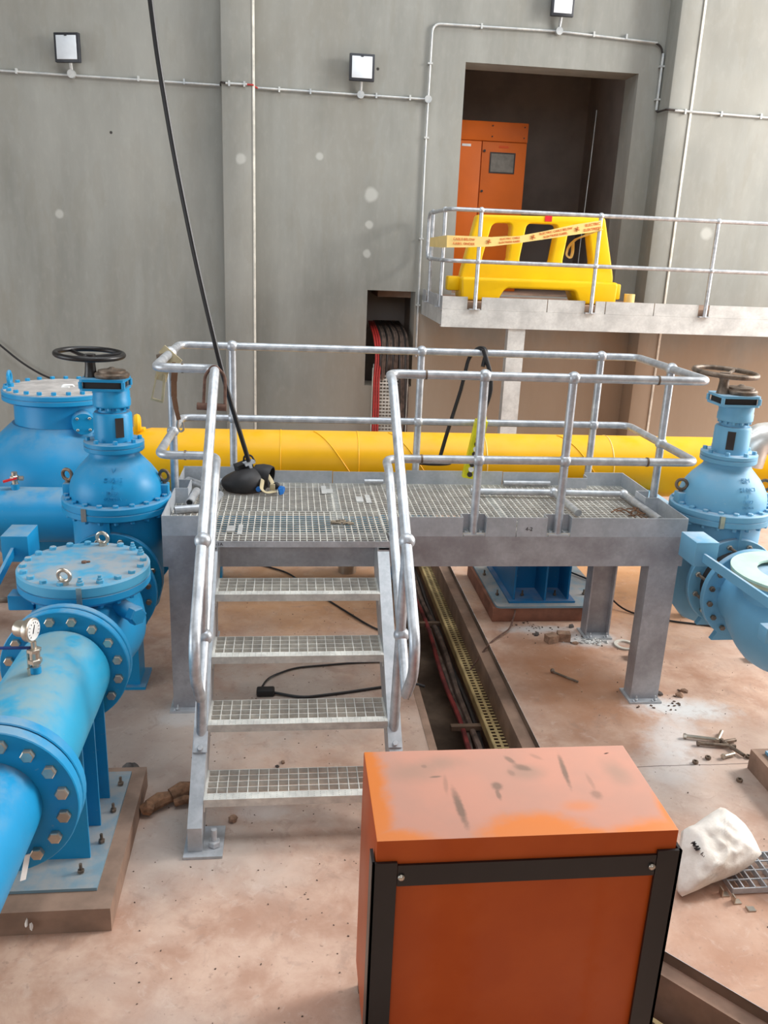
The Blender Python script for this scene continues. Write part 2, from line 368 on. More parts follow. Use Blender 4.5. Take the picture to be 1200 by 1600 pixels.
ORG = {}
def worg(o):
    v = Vector((0, 0, 0))
    while o is not None: v = v+o.location; o = o.parent
    return v
def thing(name, label, cat, loc=(0, 0, 0), group=None):
    o = bpy.data.objects.new(name, None); o.empty_display_size = .1; COL.objects.link(o); o.location = loc
    o['label'] = label; o['category'] = cat
    if group: o['group'] = group
    return o
def obj(name, b, mat, parent=None, label=None, cat=None, group=None, kind=None, ang=35, org=None):
    bm = b.bm if isinstance(b, B) else b
    bmesh.ops.recalc_face_normals(bm, faces=bm.faces)
    if parent is not None: og = worg(parent)
    elif org is not None: og = Vector(org)
    elif kind == 'structure': og = Vector((0, 0, 0))
    else:
        xs = [v.co for v in bm.verts]
        og = Vector(((min(v.x for v in xs)+max(v.x for v in xs))/2, (min(v.y for v in xs)+max(v.y for v in xs))/2, min(v.z for v in xs)))
    if parent is None or og.length > 0:
        bmesh.ops.translate(bm, verts=bm.verts, vec=-og)
    me = bpy.data.meshes.new(name); bm.to_mesh(me); bm.free()
    me.materials.append(M[mat] if isinstance(mat, str) else mat)
    me.polygons.foreach_set('use_smooth', [True]*len(me.polygons)); me.set_sharp_from_angle(angle=math.radians(ang))
    o = bpy.data.objects.new(name, me); COL.objects.link(o)
    if parent is not None: o.parent = parent
    else: o.location = og
    if label: o['label'] = label
    if cat: o['category'] = cat
    if group: o['group'] = group
    if kind: o['kind'] = kind
    return o
def struct(name, b, mat, parent=None): return obj(name, b, mat, parent, kind='structure')
def copies(proto, locs, parent):
    # further copies of a part that share its mesh; locs are offsets from the first
    for d in locs:
        c = proto.copy(); COL.objects.link(c); c.parent = parent; c.location = proto.location+Vector(d)
def bolt_ring(name, o, ax, R, n, hexr, h, mat, parent, ph=0, tall=(), skip=()):
    u, v, d = frame_of(ax); o = Vector(o); first = None
    for k in range(n):
        if k in skip: continue
        a = 2*PI*(k+ph)/n; p = o+(u*math.cos(a)+v*math.sin(a))*R
        if k in tall:
            b = B().hexp(p, ax, hexr, h); b.cyl(p+d*h, p+d*(h*2.3), hexr*.5, seg=8); b.hexp(p+d*h*1.1, ax, hexr*.7, h*.5)
            obj(name, b, mat, parent); continue
        if first is None:
            first = obj(name, B().hexp(p, ax, hexr, h), mat, parent, ang=20); p0 = p
        else: copies(first, [p-p0], parent)
def text_mesh(s, size, mat4, depth=.0008):
    c = bpy.data.curves.new('text', 'FONT'); c.body = s; c.size = size; c.extrude = depth; c.align_x = 'CENTER'; c.align_y = 'CENTER'
    o = bpy.data.objects.new('text', c); COL.objects.link(o)
    dg = bpy.context.evaluated_depsgraph_get(); dg.update()
    me = bpy.data.meshes.new_from_object(o.evaluated_get(dg)); bm = bmesh.new(); bm.from_mesh(me)
    bpy.data.objects.remove(o); bpy.data.curves.remove(c); bpy.data.meshes.remove(me)
    bmesh.ops.transform(bm, matrix=mat4, verts=bm.verts); return bm
def basis(o, x, y):
    x = Vector(x).normalized(); y = Vector(y); z = x.cross(y).normalized(); y = z.cross(x)
    m = Matrix((x, y, z)).transposed().to_4x4(); m.translation = Vector(o); return m
def outline_solid(outer, holes, y0, y1, bev=.012):
    # outline with holes in the XZ plane, given depth y0..y1 and a rounded edge
    c = bpy.data.curves.new('o', 'CURVE'); c.dimensions = '2D'; c.fill_mode = 'BOTH'
    c.extrude = (y1-y0)/2-bev; c.bevel_depth = bev; c.bevel_resolution = 2; c.offset = -bev
    for pts in [outer]+holes:
        sp = c.splines.new('POLY'); sp.points.add(len(pts)-1); sp.use_cyclic_u = True
        for i, p in enumerate(pts): sp.points[i].co = (p[0], p[1], 0, 1)
    o = bpy.data.objects.new('o', c); COL.objects.link(o)
    dg = bpy.context.evaluated_depsgraph_get(); dg.update()
    me = bpy.data.meshes.new_from_object(o.evaluated_get(dg)); bm = bmesh.new(); bm.from_mesh(me)
    bpy.data.objects.remove(o); bpy.data.curves.remove(c); bpy.data.meshes.remove(me)
    m = Matrix(((1, 0, 0, 0), (0, 0, -1, (y0+y1)/2), (0, 1, 0, 0), (0, 0, 0, 1)))
    bmesh.ops.transform(bm, matrix=m, verts=bm.verts); bmesh.ops.remove_doubles(bm, verts=bm.verts, dist=1e-5); return bm
def rounded(pts, r, n=5):
    out = []; N = len(pts)
    for i in range(N):
        a, b, c = Vector(pts[i-1]), Vector(pts[i]), Vector(pts[(i+1) % N])
        f = min(r, (a-b).length*.48, (c-b).length*.48); p0 = b+(a-b).normalized()*f; p1 = b+(c-b).normalized()*f
        for k in range(n+1):
            t_ = k/n; q = p0*(1-t_)**2+b*2*t_*(1-t_)+p1*t_*t_; out.append((q.x, q.y))
    return out

#@@SETTING
# ------------------------------------------------------------------ the setting
TRX0, TRX1 = 1.655, 2.30
BL = Vector((1.655, -2.196)); BR = Vector((2.30, -1.99)); DD = Vector((.664, -.748))
CL = Vector((1.836, -2.40))+DD*4; CR = BR+DD*4
FX0, FX1, FY0, YW = -8.0, 12.0, -12.0, 6.0
def build_floor():
    b = B(); d = -.62
    b.poly([(FX0, FY0, 0), (TRX0, FY0, 0), (TRX0, BL.y, 0), (TRX0, YW, 0), (FX0, YW, 0)])
    b.poly([(TRX1, YW, 0), (TRX1, BR.y, 0), (CR.x, CR.y, 0), (FX1, CR.y, 0), (FX1, YW, 0)])
    b.poly([(TRX0, FY0, 0), (FX1, FY0, 0), (FX1, CR.y, 0), (CR.x, CR.y, 0), (CL.x, CL.y, 0), (TRX0, BL.y, 0)])
    struct('floor', b, 'floor')
    t = B()
    loop = [(TRX0, YW), (TRX0, BL.y), (CL.x, CL.y), (CR.x, CR.y), (TRX1, BR.y), (TRX1, YW)]
    for i in range(6):
        p, q = loop[i], loop[(i+1) % 6]
        t.poly([(p[0], p[1], -.001), (q[0], q[1], -.001), (q[0], q[1], d), (p[0], p[1], d)])
    t.poly([(p[0], p[1], d) for p in loop])
    struct('trench_lining', t, 'trench')
    # step along the right side of the trench and a steel angle on the left rim
    s = B(); s.box(TRX1-.085, TRX1, BR.y, YW, -.62, -.055)
    n = Vector((-.748, -.664)); a = BR; c = CR
    s.prism([(a.x-.085, a.y), (a.x, a.y), (c.x, c.y), (c.x+n.x*.085, c.y+n.y*.085), (a.x-.085, a.y-.02)], 'z', -.62, -.055)
    struct('trim_1', s, 'plinth')
    s = B(); s.box(TRX0-.045, TRX0+.004, BL.y, 2.6, -.05, .004)
    struct('trim_2', s, 'plinth')
build_floor()
def build_walls():
    # back wall with the doorway and the cable opening
    dx0, dx1, dz0, dz1 = 2.795, 4.915, 2.34, 4.995
    nx0, nx1, nz0, nz1 = 1.725, 2.335, 1.16, 2.36
    H = 10.0; T = .42
    b = B()
    xs = [FX0, nx0, nx1, dx0, dx1, FX1]
    def seg(x0, x1, z0, z1): b.box(x0, x1, YW, YW+T, z0, z1)
    seg(FX0, nx0, -.62, H); seg(nx0, nx1, -.62, nz0); seg(nx0, nx1, nz1, H); seg(nx1, dx0, -.62, H)
    seg(dx0, dx1, -.62, dz0); seg(dx0, dx1, dz1, H); seg(dx1, FX1, -.62, H)
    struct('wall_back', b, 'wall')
    n = B(); n.box(nx0-.05, nx1+.05, YW+T, YW+T+.9, nz0-.9, nz0-.85); n.box(nx0-.1, nx0-.05, YW+T, YW+T+.9, nz0-.9, nz1+.1); n.box(nx1+.05, nx1+.1, YW+T, YW+T+.9, nz0-.9, nz1+.1)
    n.box(nx0-.1, nx1+.1, YW+T+.9, YW+T+.95, nz0-.9, nz1+.1); n.box(nx0-.1, nx1+.1, YW+T, YW+T+.9, nz1+.05, nz1+.1)
    struct('wall_recess', n, 'dark_wall')
    # pilasters
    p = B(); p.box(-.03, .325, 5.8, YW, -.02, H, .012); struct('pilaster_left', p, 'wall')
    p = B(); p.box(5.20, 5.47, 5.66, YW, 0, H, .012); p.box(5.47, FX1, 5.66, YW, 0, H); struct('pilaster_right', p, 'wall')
    s = B(); s.box(.318, .345, 5.793, 5.83, 0, H, .004); struct('pale_strip_3', s, 'pale_strip')  # pale strip down the right edge of the left pilaster
    s = B(); s.box(5.462, 5.49, 5.645, 5.662, 0, H, .004); struct('pale_strip_4', s, 'pale_strip')
    # switch room behind the doorway
    r = B(); rx0, rx1, ry1, rz0, rz1 = 1.9, 5.45, 9.4, 2.36, 5.6
    r.box(rx0, rx1, YW+T, ry1, rz0-.1, rz0); struct('floor_room', r, 'plinth')
    r = B(); r.box(rx0, rx1, ry1, ry1+.1, rz0, rz1); r.box(rx0-.1, rx0, YW+T, ry1+.1, rz0, rz1); r.box(rx1, rx1+.1, YW+T, ry1+.1, rz0, rz1); r.box(rx0-.1, rx1+.1, YW+T, ry1+.1, rz1, rz1+.1)
    struct('wall_room', r, 'dark_wall')
    # outer shell of the hall: daylight openings high on the right and in the roof; gable and left openings added for fill light
    s = B(); s.box(FX0-.2, FX0, FY0, -5.7, 0, H); s.box(FX0-.2, FX0, .5, YW, 0, H); s.box(FX0-.2, FX0, -5.7, .5, 4.5, H); struct('wall_left', s, 'wall')
    s = B()
    s.box(FX1, FX1+.2, FY0, YW, 0, .6); s.box(FX1, FX1+.2, FY0, YW, 8.6, H); s.box(FX1, FX1+.2, FY0, -2.4, .6, 8.6); s.box(FX1, FX1+.2, 4.9, YW, .6, 8.6)
    struct('wall_right', s, 'wall')
    s = B()
    s.box(FX0, FX1, FY0-.2, FY0, 0, 4.0); s.box(FX0, FX1, FY0-.2, FY0, 8.0, H); s.box(FX0, -4, FY0-.2, FY0, 4, 8); s.box(5, FX1, FY0-.2, FY0, 4, 8)
    struct('wall_front', s, 'wall')
    s = B(); z0, z1 = 9.9, 10.05
    s.box(FX0, FX1, FY0, -2.2, z0, z1); s.box(FX0, FX1, .6, 2.6, z0, z1); s.box(FX0, FX1, 4.6, YW, z0, z1)
    for y0, y1 in ((-2.2, .6), (2.6, 4.6)): s.box(FX0, -2.2, y0, y1, z0, z1); s.box(6.2, FX1, y0, y1, z0, z1)
    struct('ceiling', s, 'roof')
build_walls()
#@@PLATFORM
# ------------------------------------------------------------------ steel platform, stair, guard rail
W, D, H = 3.304, 1.136, 1.185
TOPR, MIDR = 2.185, 1.672
def channel_leg(x0, x1, y0, y1, z0, z1, face):
    # channel section: web on the side named, flanges behind it
    b = B(); t = .011
    if face == 'front': b.box(x0, x1, y0, y0+t, z0, z1); b.box(x0, x0+t, y0+t, y1, z0, z1); b.box(x1-t, x1, y0+t, y1, z0, z1)
    else:
        ym = (y0+y1)/2; b.box(x0, x0+t, y0, y1, z0, z1); b.box(x1-t, x1, y0, y1, z0, z1); b.box(x0+t, x1-t, ym-t/2, ym+t/2, z0, z1)
    return b
def grating(x0, x1, y0, y1, z, pitch, depth=.03, bw=.0052, twist=.0052, py=None, cross=.0075):
    b = B(); n = max(2, round((x1-x0)/pitch)); py = py or pitch; m = max(2, round((y1-y0)/py))
    for i in range(n+1):
        x = x0+(x1-x0)*i/n; b.box(x-bw/2, x+bw/2, y0, y1, z-depth, z)
    for j in range(m+1):
        y = y0+(y1-y0)*j/m
        if j in (0, m): b.box(x0, x1, y-bw/2, y+bw/2, z-depth, z)
        else: b.box(x0, x1, y-twist/2, y+twist/2, z-cross, z-.001)
    return b
def anchor(b, x, y, z, s=1.0):
    b.cyl((x, y, z), (x, y, z+.06*s), .009*s, seg=10); b.hexp((x, y, z+.004), (0, 0, 1), .019*s, .018*s)
def build_platform():
    P = thing('steel_platform', 'raised grey galvanised steel platform with grating deck standing across the floor trench', 'platform', (W/2, D/2, 0))
    zb = H-.2; t = .01
    def chan(x0, x1, y0, y1, inward):
        b = B()
        if inward in '+-':
            ys = (y0, y0+t) if inward == '+' else (y1-t, y1); fy = (y0+t, y1) if inward == '+' else (y0, y1-t); b.box(x0, x1, ys[0], ys[1], zb, H); b.box(x0, x1, fy[0], fy[1], H-t, H-.0005); b.box(x0, x1, fy[0], fy[1], zb+.0005, zb+t)
        else:
            xx = (x0, x0+t) if inward == 'r' else (x1-t, x1); fx = (x0+t, x1) if inward == 'r' else (x0, x1-t); b.box(xx[0], xx[1], y0, y1, zb, H); b.box(fx[0], fx[1], y0, y1, H-t, H-.0005); b.box(fx[0], fx[1], y0, y1, zb+.0005, zb+t)
        return b
    obj('beam', chan(0, W, 0, .07, '+'), 'stain', P, 'long front channel with grey stains'); obj('beam', chan(0, W, D-.07, D, '-'), 'galv', P)
    obj('beam', chan(0, .07, .071, D-.071, 'r'), 'galv', P); obj('beam', chan(W-.07, W, .071, D-.071, 'l'), 'galv', P)
    for x in (1.07, 2.2): obj('cross_member', B().box(x-.03, x+.03, .071, D-.071, H-.12, H-.002), 'galv', P)
    for x0, y0, kind in ((.03, .0, 'front'), (3.084, .0, 'front'), (.03, D-.16, 'i'), (3.10, D-.16, 'i')):
        x1 = x0+.195
        lg = obj('leg', channel_leg(x0, x1, y0, y0+.12, .014, zb, kind), 'stain', P)
        b = B().box(x0-.02, x1+.01, y0-.05, y0+.15, 0, .014)
        for xx in (x0+.01, x1-.05):
            b.bar((xx, y0-.045, .014), (xx, y0-.03, .02), .01, .01); anchor(b, xx+.02, y0-.028, .014, .6)
        obj('base_plate', b, 'galv', lg)
    def toe(x0, x1, y0, y1, z1=H+.125, lip=0):
        b = B().box(x0, x1, y0, y1, H+.0002, z1); obj('toe_plate', b, 'toe', P)
    tk = .006
    toe(0, .285, 0, tk); toe(1.375, 1.83, 0, tk); toe(1.99, 2.176, 0, tk); toe(2.182, 2.37, 0, tk); toe(2.54, W, 0, tk)
    for x0, x1 in ((1.83, 1.99), (2.37, 2.54)):
        b = B().box(x0, x0+tk, 0, .075, H, H+.125); b.box(x1-tk, x1, 0, .075, H, H+.125); b.box(x0+tk, x1-tk, .075, .075+tk, H, H+.125); obj('toe_recess', b, 'toe', P)
    for x0, x1, dz in ((0, .45, .012), (.455, 1.075, -.012), (1.08, 1.62, -.016), (1.625, 2.36, .0), (2.365, 2.83, -.004)): toe(x0, x1, D-tk, D, H+.125+dz)
    toe(3.0, W, D-tk, D)
    obj('toe_recess', B().box(2.83, 3.0, D-.08, D-.074, H, H+.10).box(2.83, 2.836, D-.074, D, H, H+.11).box(2.994, 3.0, D-.074, D, H, H+.11), 'toe', P)
    for x in (0, W-tk):
        toe(x, x+tk, tk, .46 if x else .60); toe(x, x+tk, .64 if x else .82, D-tk)
        xa, xb = (x-.0, x+.09) if x == 0 else (x-.09, x+tk)
        ya, yb = (.60, .82) if x == 0 else (.46, .64)
        b = B().box(xa, xb, ya, ya+tk, H, H+.125); b.box(xa, xb, yb-tk, yb, H, H+.125); xi = xb-tk if x == 0 else xa
        b.box(xi, xi+tk, ya+tk, yb-tk, H, H+.125); obj('toe_recess', b, 'toe', P)
    # deck panels
    zg = H+.022
    obj('deck_grating', grating(.30, 1.35, -.157, .43, zg, .041), 'grate', P)
    obj('deck_grating', grating(.012, .29, .012, D-.012, zg, .041), 'grate', P)
    obj('deck_grating', grating(.30, 1.055, .437, D-.012, zg, .041), 'grate', P)
    obj('deck_grating', grating(1.062, 1.35, .437, D-.012, zg, .041), 'grate', P)
    obj('deck_grating', grating(1.357, 2.20, .012, D-.012, zg, .041), 'grate', P)
    obj('deck_grating', grating(2.207, W-.012, .012, D-.012, zg, .041), 'grate', P)
    b = B().box(.285, 1.375, -.163, -.157, zg-.036, zg+.001); b.box(.285, .291, -.157, 0, zg-.036, zg); b.box(1.369, 1.375, -.157, 0, zg-.036, zg)
    lip = obj('landing_edge', b, 'galv', P)
    obj('marking', text_mesh('4-1A', .028, basis((.345, -.1635, zg-.018), (1, 0, 0), (0, 0, 1))), 'ink', lip)
    obj('marking', text_mesh('4-2', .035, basis((2.26, -.001, H+.05), (1, 0, 0), (0, 0, 1))), 'ink', P)
build_platform()
def build_stair():
    S = thing('steel_staircase', 'four-tread galvanised steel stair with open grating treads leading up to the platform', 'stairs', (.81, -.7, 0))
    sl = .2422/.2925
    for x0, x1 in ((.272, .342), (1.288, 1.358)):
        inner = x1 if x0 < .8 else x0; t = .008; b = B()
        zt = lambda y: .455+sl*(y+1.0)          # upper flange line
        ytop = -.02; dz = .20
        web = [(-1.37, .0), (-1.37, zt(-1.37)), (-.165, zt(-.165)), (-.165, 1.165), (0, 1.165), (0, .98), (-.10, .90), (-1.22, zt(-1.22)-dz*1.15), (-1.22, 0)]
        wx = (x1-t, x1) if x0 < .8 else (x0, x0+t)
        b.prism(web, 'x', wx[0], wx[1])
        fx = (x0, x1-t) if x0 < .8 else (x0+t, x1)
        up_ = [(-1.37, 0), (-1.37, zt(-1.37)), (-.165, zt(-.165)), (-.165, 1.165), (-.157, 1.165), (-.157, zt(-.157)-.012), (-1.362, zt(-1.362)-.012), (-1.362, 0)]
        b.prism(up_, 'x', fx[0], fx[1])
        b.box(fx[0], fx[1], -.165, -.01, 1.157, 1.165)
        st = obj('stringer', b, 'galv', S)
        pb = B().box(x0-.02, x1+.10 if x0 < .8 else x1+.03, -1.41, -1.18, 0, .014)
        anchor(pb, (x1+.055 if x0 < .8 else x0+.03), -1.33, .014, 1.6)
        obj('base_plate', pb, 'galv', st)
    for k in range(4):
        z = .971-.2422*(3-k); y = -.403-.2925*(3-k)
        g = grating(.352, 1.278, y+.052, y+.25, z, .0515, .030, .0045, .0038, .048, .030)
        g.box(.343, .349, y, y+.255, z-.07, z); g.box(1.281, 1.287, y, y+.255, z-.07, z)
        tr = obj('tread', g, 'grate', S)
        n = B().box(.349, 1.281, y, y+.052, z-.004, z+.001); n.box(.349, 1.281, y, y+.004, z-.042, z-.004)
        for i in range(30):
            for j in range(3): n.cyl((.362+i*.0313, y+.011+j*.015, z), (.362+i*.0313, y+.011+j*.015, z+.0035), .0035, .002, 6)
        nz = obj('nosing', n, 'grate', tr)
build_stair()
def build_rail():
    R = thing('guard_rail', 'galvanised tubular guard rail around the platform and down both sides of the stair', 'railing', (W/2, D/2, H))
    r = .0265; br = .041; xb = W+.01; yb = D+.035
    sl = .793
    def post(x, y, zbase, ztop, zmid, base=True):
        p = obj('post', B().cyl((x, y, zbase), (x, y, ztop-.02), r, seg=16), 'rail', R)
        for z in (ztop, zmid): obj('ball_joint', B().sphere((x, y, z), br, seg=18), 'rail', p)
        if base:
            b = B().box(x-.065, x+.065, y-.03, y+.035, H+.001, H+.012)
            for s in (-1, 1): b.hexp((x+s*.045, y, H+.012), (0, 0, 1), .013, .013)
            obj('base_plate', b, 'galv', p)
    post(1.91, .03, H, TOPR, MIDR); post(2.455, .03, H, TOPR, MIDR)
    for x in (.355, 1.70, 3.04): post(x, yb, H, TOPR, MIDR)
    post(xb, .575, H, TOPR, MIDR); post(-.01, .72, H, TOPR, MIDR)
    def stair_post(x, xr): 
        p = obj('post', B().cyl((x, -1.0, .44), (xr, -1.0, 1.50), r, seg=16), 'rail', R)
        obj('ball_joint', B().sphere((xr, -1.0, 1.51), br), 'rail', p); obj('ball_joint', B().sphere((xr-.004, -1.0, 1.0), br), 'rail', p)
        b = B(); n = Vector((0, -.64, .77)); c = Vector((x, -1.045, .425)); b.obox(c, (.07, .11, .008), Matrix((Vector((1, 0, 0)), Vector((0, .77, .64)), n)).transposed()); b.hexp(c+Vector((0, -.03, -.02))+n*.004, n, .015, .014)
        obj('base_plate', b, 'galv', p)
    stair_post(.312, .345); stair_post(1.318, 1.338)
    xl, xr = .34, 1.335
    def z_(y): return 1.51+sl*(y+1.0)
    def zm(y): return 1.0+.79*(y+1.0)
    top = [(xr, -1.41, z_(-1.41)), (xr, -.15, TOPR), (xr+.0, .03, TOPR), (xb, .03, TOPR), (xb, yb, TOPR), (-.01, yb, TOPR), (-.01, .05, TOPR), (xl, .05, TOPR), (xl, -.15, TOPR), (xl, -1.41, z_(-1.41))]
    top = [(xr-.0, -1.25, .80), (xr, -1.43, 1.0)]+[(xr, -1.43, z_(-1.43)), (xr, -.15, z_(-.15)), (xr, .03, TOPR), (xb, .03, TOPR), (xb, yb, TOPR), (-.01, yb, TOPR), (-.01, .05, TOPR), (xl-.01, .04, TOPR), (xl, -.10, z_(-.13)), (xl, -1.43, z_(-1.43)), (xl, -1.43, 1.0), (xl, -1.25, .80)]
    obj('top_rail', B().tube(top, r, 14, .085), 'rail', R)
    mid = [(xr, -1.25, .80), (xr, -.17, zm(-.17)), (xr, .03, MIDR), (xb, .03, MIDR), (xb, yb, MIDR), (-.01, yb, MIDR), (-.01, .05, MIDR), (xl-.01, .04, MIDR), (xl, -.15, zm(-.17)), (xl, -1.25, .80)]
    obj('mid_rail', B().tube(mid, r*.98, 14, .085), 'rail', R)
    for x, z in ((1.55, TOPR), (1.55, MIDR), (.14, MIDR), (.14, TOPR), (2.98, TOPR), (2.98, MIDR)): obj('weld_seam', B().cyl((x, .03 if x > 1 else .05, z), (x+.012, .03 if x > 1 else .05, z), r+.003, seg=14), 'iron', R)
build_rail()
#@@WALLITEMS
# ------------------------------------------------------------------ upper landing
def build_upper():
    P = thing('upper_landing', 'pale galvanised steel landing high on the back wall in front of the doorway', 'platform', (4.8, 5.2, 0))
    x0, x1, y0, y1 = 2.42, 8.6, 4.5, 5.66
    obj('beam', B().box(x0, x1, y0, y0+.012, 2.07, 2.262).box(x0, x1, y0+.012, y0+.08, 2.07, 2.082).box(x0, x1, y0+.012, y0+.08, 2.25, 2.262), 'white_steel', P)
    obj('beam', B().box(x0, x0+.012, y0+.081, 5.995, 2.09, 2.262), 'white_steel', P)
    obj('deck_plate', B().box(x0+.012, 5.19, y0+.09, 5.995, 2.262, 2.34).box(5.19, x1, y0+.09, 5.655, 2.262, 2.34), 'plinth', P, 'dusty brown deck surface')
    lg = obj('leg', B().box(3.19, 3.385, 4.52, 4.53, .012, 2.07).box(3.19, 3.20, 4.53, 4.64, .012, 2.07).box(3.375, 3.385, 4.53, 4.64, .012, 2.07), 'white_steel', P)
    obj('base_plate', B().box(3.15, 3.42, 4.47, 4.70, 0, .012), 'white_steel', lg)
    lg = obj('leg', B().box(6.9, 7.1, 4.52, 4.53, .012, 2.07).box(6.9, 6.91, 4.53, 4.64, .012, 2.07), 'white_steel', P)
    for a, c in ((x0, 2.70), (2.86, 3.60), (3.61, 4.035), (4.16, 4.27), (4.28, 4.84), (4.85, 5.37), (5.50, 6.3), (6.31, 7.4), (7.41, x1)):
        obj('toe_plate', B().box(a, c, y0, y0+.02, 2.263, 2.40), 'white_steel', P)
    for a, c in ((4.52, 4.69), (4.83, 5.50), (5.68, 5.97)): obj('toe_plate', B().box(x0, x0+.008, a, c, 2.263, 2.40), 'galv', P)
    R = thing('landing_guard_rail', 'pale tubular guard rail with ball joints along the edge of the upper landing', 'railing', (4.8, 4.5, 2.27))
    r = .022; T, Mi = 3.30, 2.775
    def post(x, y):
        p = obj('post', B().cyl((x, y, 2.27), (x, y, T), r, seg=12), 'rail', R)
        for z in (T, Mi): obj('ball_joint', B().sphere((x, y, z), .034, seg=14, rg=10), 'rail', p)
        obj('base_plate', B().box(x-.06, x+.06, y-.012, y+.04, 2.264, 2.276), 'galv', p)
    for x in (2.78, 4.10, 5.44, 6.78, 8.1): post(x, 4.475)
    for y in (4.76, 5.58): post(2.44, y)
    obj('top_rail', B().tube([(8.6, 4.475, T), (2.44, 4.475, T), (2.44, 5.88, T), (2.44, 5.88, Mi), (2.44, 4.475, Mi), (8.6, 4.475, Mi)], r, 12, .11), 'rail', R)
build_upper()
def build_barrier():
    y0 = 4.93; K = thing('plastic_barrier', 'yellow plastic road barrier with three windows blocking the doorway', 'barrier', (3.6, 5.0, 2.34))
    k = lambda px, py: None
    outer = [(2.845, 3.275), (4.325, 3.305), (4.50, 2.66), (4.51, 2.42), (4.49, 2.345), (4.10, 2.345), (4.06, 2.40), (4.00, 2.50), (3.22, 2.51), (3.14, 2.44), (3.08, 2.345), (2.72, 2.345), (2.70, 2.42), (2.70, 2.62)]
    outer = rounded(outer, .035)
    def win(a, b_, c, d): return rounded([a, b_, c, d], .06)
    holes = [win((3.02, 3.19), (3.25, 3.20), (3.24, 2.77), (2.92, 2.76)), win((3.42, 3.205), (3.79, 3.205), (3.74, 2.765), (3.36, 2.765)), win((3.92, 3.205), (4.14, 3.205), (4.24, 2.765), (3.87, 2.765))]
    obj('panel', outline_solid(outer, holes, y0+.03, y0+.22, .02), 'plastic', K)
    base = rounded([(2.68, 2.60), (4.53, 2.60), (4.52, 2.345), (4.08, 2.345), (4.02, 2.49), (3.20, 2.49), (3.12, 2.345), (2.70, 2.345)], .045)
    obj('foot', outline_solid(base, [], y0-.09, y0+.33, .03), 'plastic', K)
    obj('connecting_lug', B().box(2.55, 2.70, y0+.05, y0+.2, 2.44, 2.60, .02), 'plastic', K)
    obj('connecting_lug', B().box(4.50, 4.62, y0+.05, y0+.2, 2.40, 2.58, .02), 'plastic', K)
    obj('reflector', B().box(3.62, 3.70, y0+.022, y0+.032, 3.235, 3.295), 'redbright', K, 'small red tag')
build_barrier()
def ribbon(pts, h, t=.002, tw=None):
    # upright strip along a path in plan; pts = (x, y, zc, half height)
    b = B(); rs = []
    for i, p in enumerate(pts):
        a = Vector(pts[max(0, i-1)][:3]); c = Vector(pts[min(len(pts)-1, i+1)][:3]); d = (c-a).normalized(); n = Vector((d.y, -d.x, 0)).normalized()
        o = Vector(p[:3]); up = d.cross(n)*-1; up = up if up.z > 0 else -up
        hh = p[3] if len(p) > 3 else h
        rs.append([o+up*hh+n*t, o+up*hh-n*t, o-up*hh-n*t, o-up*hh+n*t])
    return b.rings(rs)
def build_tape():
    y = 4.43
    pts = [(2.405, 5.5, 2.96, .05), (2.405, 4.7, 2.965, .06), (2.42, 4.44, 2.97, .062), (2.62, y, 2.975, .058), (2.9, y, 2.985, .048), (3.2, y, 3.02, .036), (3.5, y, 3.08, .042), (3.8, y, 3.145, .052), (4.1, y, 3.20, .054)]
    T = obj('warning_tape', ribbon(pts, .05), 'tape', None, 'pale yellow warning tape printed orange strung along the landing rail in front of the barrier', 'tape')
    def at(x):
        for i in range(3, len(pts)-1):
            if pts[i][0] <= x <= pts[i+1][0]:
                f = (x-pts[i][0])/(pts[i+1][0]-pts[i][0]); z = pts[i][2]*(1-f)+pts[i+1][2]*f; s = (pts[i+1][2]-pts[i][2])/(pts[i+1][0]-pts[i][0]); return z, s, pts[i][3]*(1-f)+pts[i+1][3]*f
        return pts[3][2], 0, .05
    for x, a, c in ((2.60, 'CABLE BELOW', 'KABEL ONDER'), (3.10, 'ELECTRIC CABLE', 'ELEKTRIESE KABEL'), (3.60, 'ELECTRIC CABLE BELOW', 'ELEKTRIESE KABEL'), (4.0, 'ELECTRIC', 'ELEKTRIESE')):
        z, s, hh = at(x)
        for q, tx in ((.45, a), (-.45, c)):
            obj('printed_text', text_mesh(tx, hh*.72, basis((x, y-.006, z+q*hh), (1, 0, s), (0, 0, 1)), .001), 'print', T)
    for x in (2.87, 3.35, 3.83):
        z, s, hh = at(x); b = B()
        b.bar((x-.03, y-.006, z-.02), (x+.02, y-.006, z+.02), .002, .012, (0, -1, 0)); b.bar((x-.025, y-.006, z+.012), (x+.03, y-.006, z-.006), .002, .01, (0, -1, 0)); b.bar((x, y-.006, z-.025), (x+.005, y-.006, z+.028), .002, .01, (0, -1, 0))
        obj('printed_sign', b, 'print', T)
    b = ribbon([(3.10, 5.25, 3.03, .02), (3.5, 5.3, 3.07, .02), (4.0, 5.3, 3.10, .02)], .02)
    obj('warning_tape', b, 'tape', None, 'thin stretch of warning tape running behind the plastic barrier, seen through its windows', 'tape')
    b = B(); b.tube([(4.09, 4.40, 3.16), (4.08, 5.2, 3.06), (4.02, 5.25, 2.98), (3.99, 5.22, 2.88), (4.04, 5.2, 2.84), (4.07, 5.23, 2.90), (4.07, 5.25, 3.02)], .022, 8, .05, flat=.008)
    obj('tape_end', b, 'tape', None, 'loose yellow tape end hanging in the right window of the plastic barrier', 'tape')
    b = B(); b.pipe((4.74, 5.0, 2.341), (0, 0, 1), .062, .03, .13); obj('tape_roll', b, 'tape', None, 'roll of yellow warning tape standing at the right foot of the barrier', 'tape roll')
build_tape()
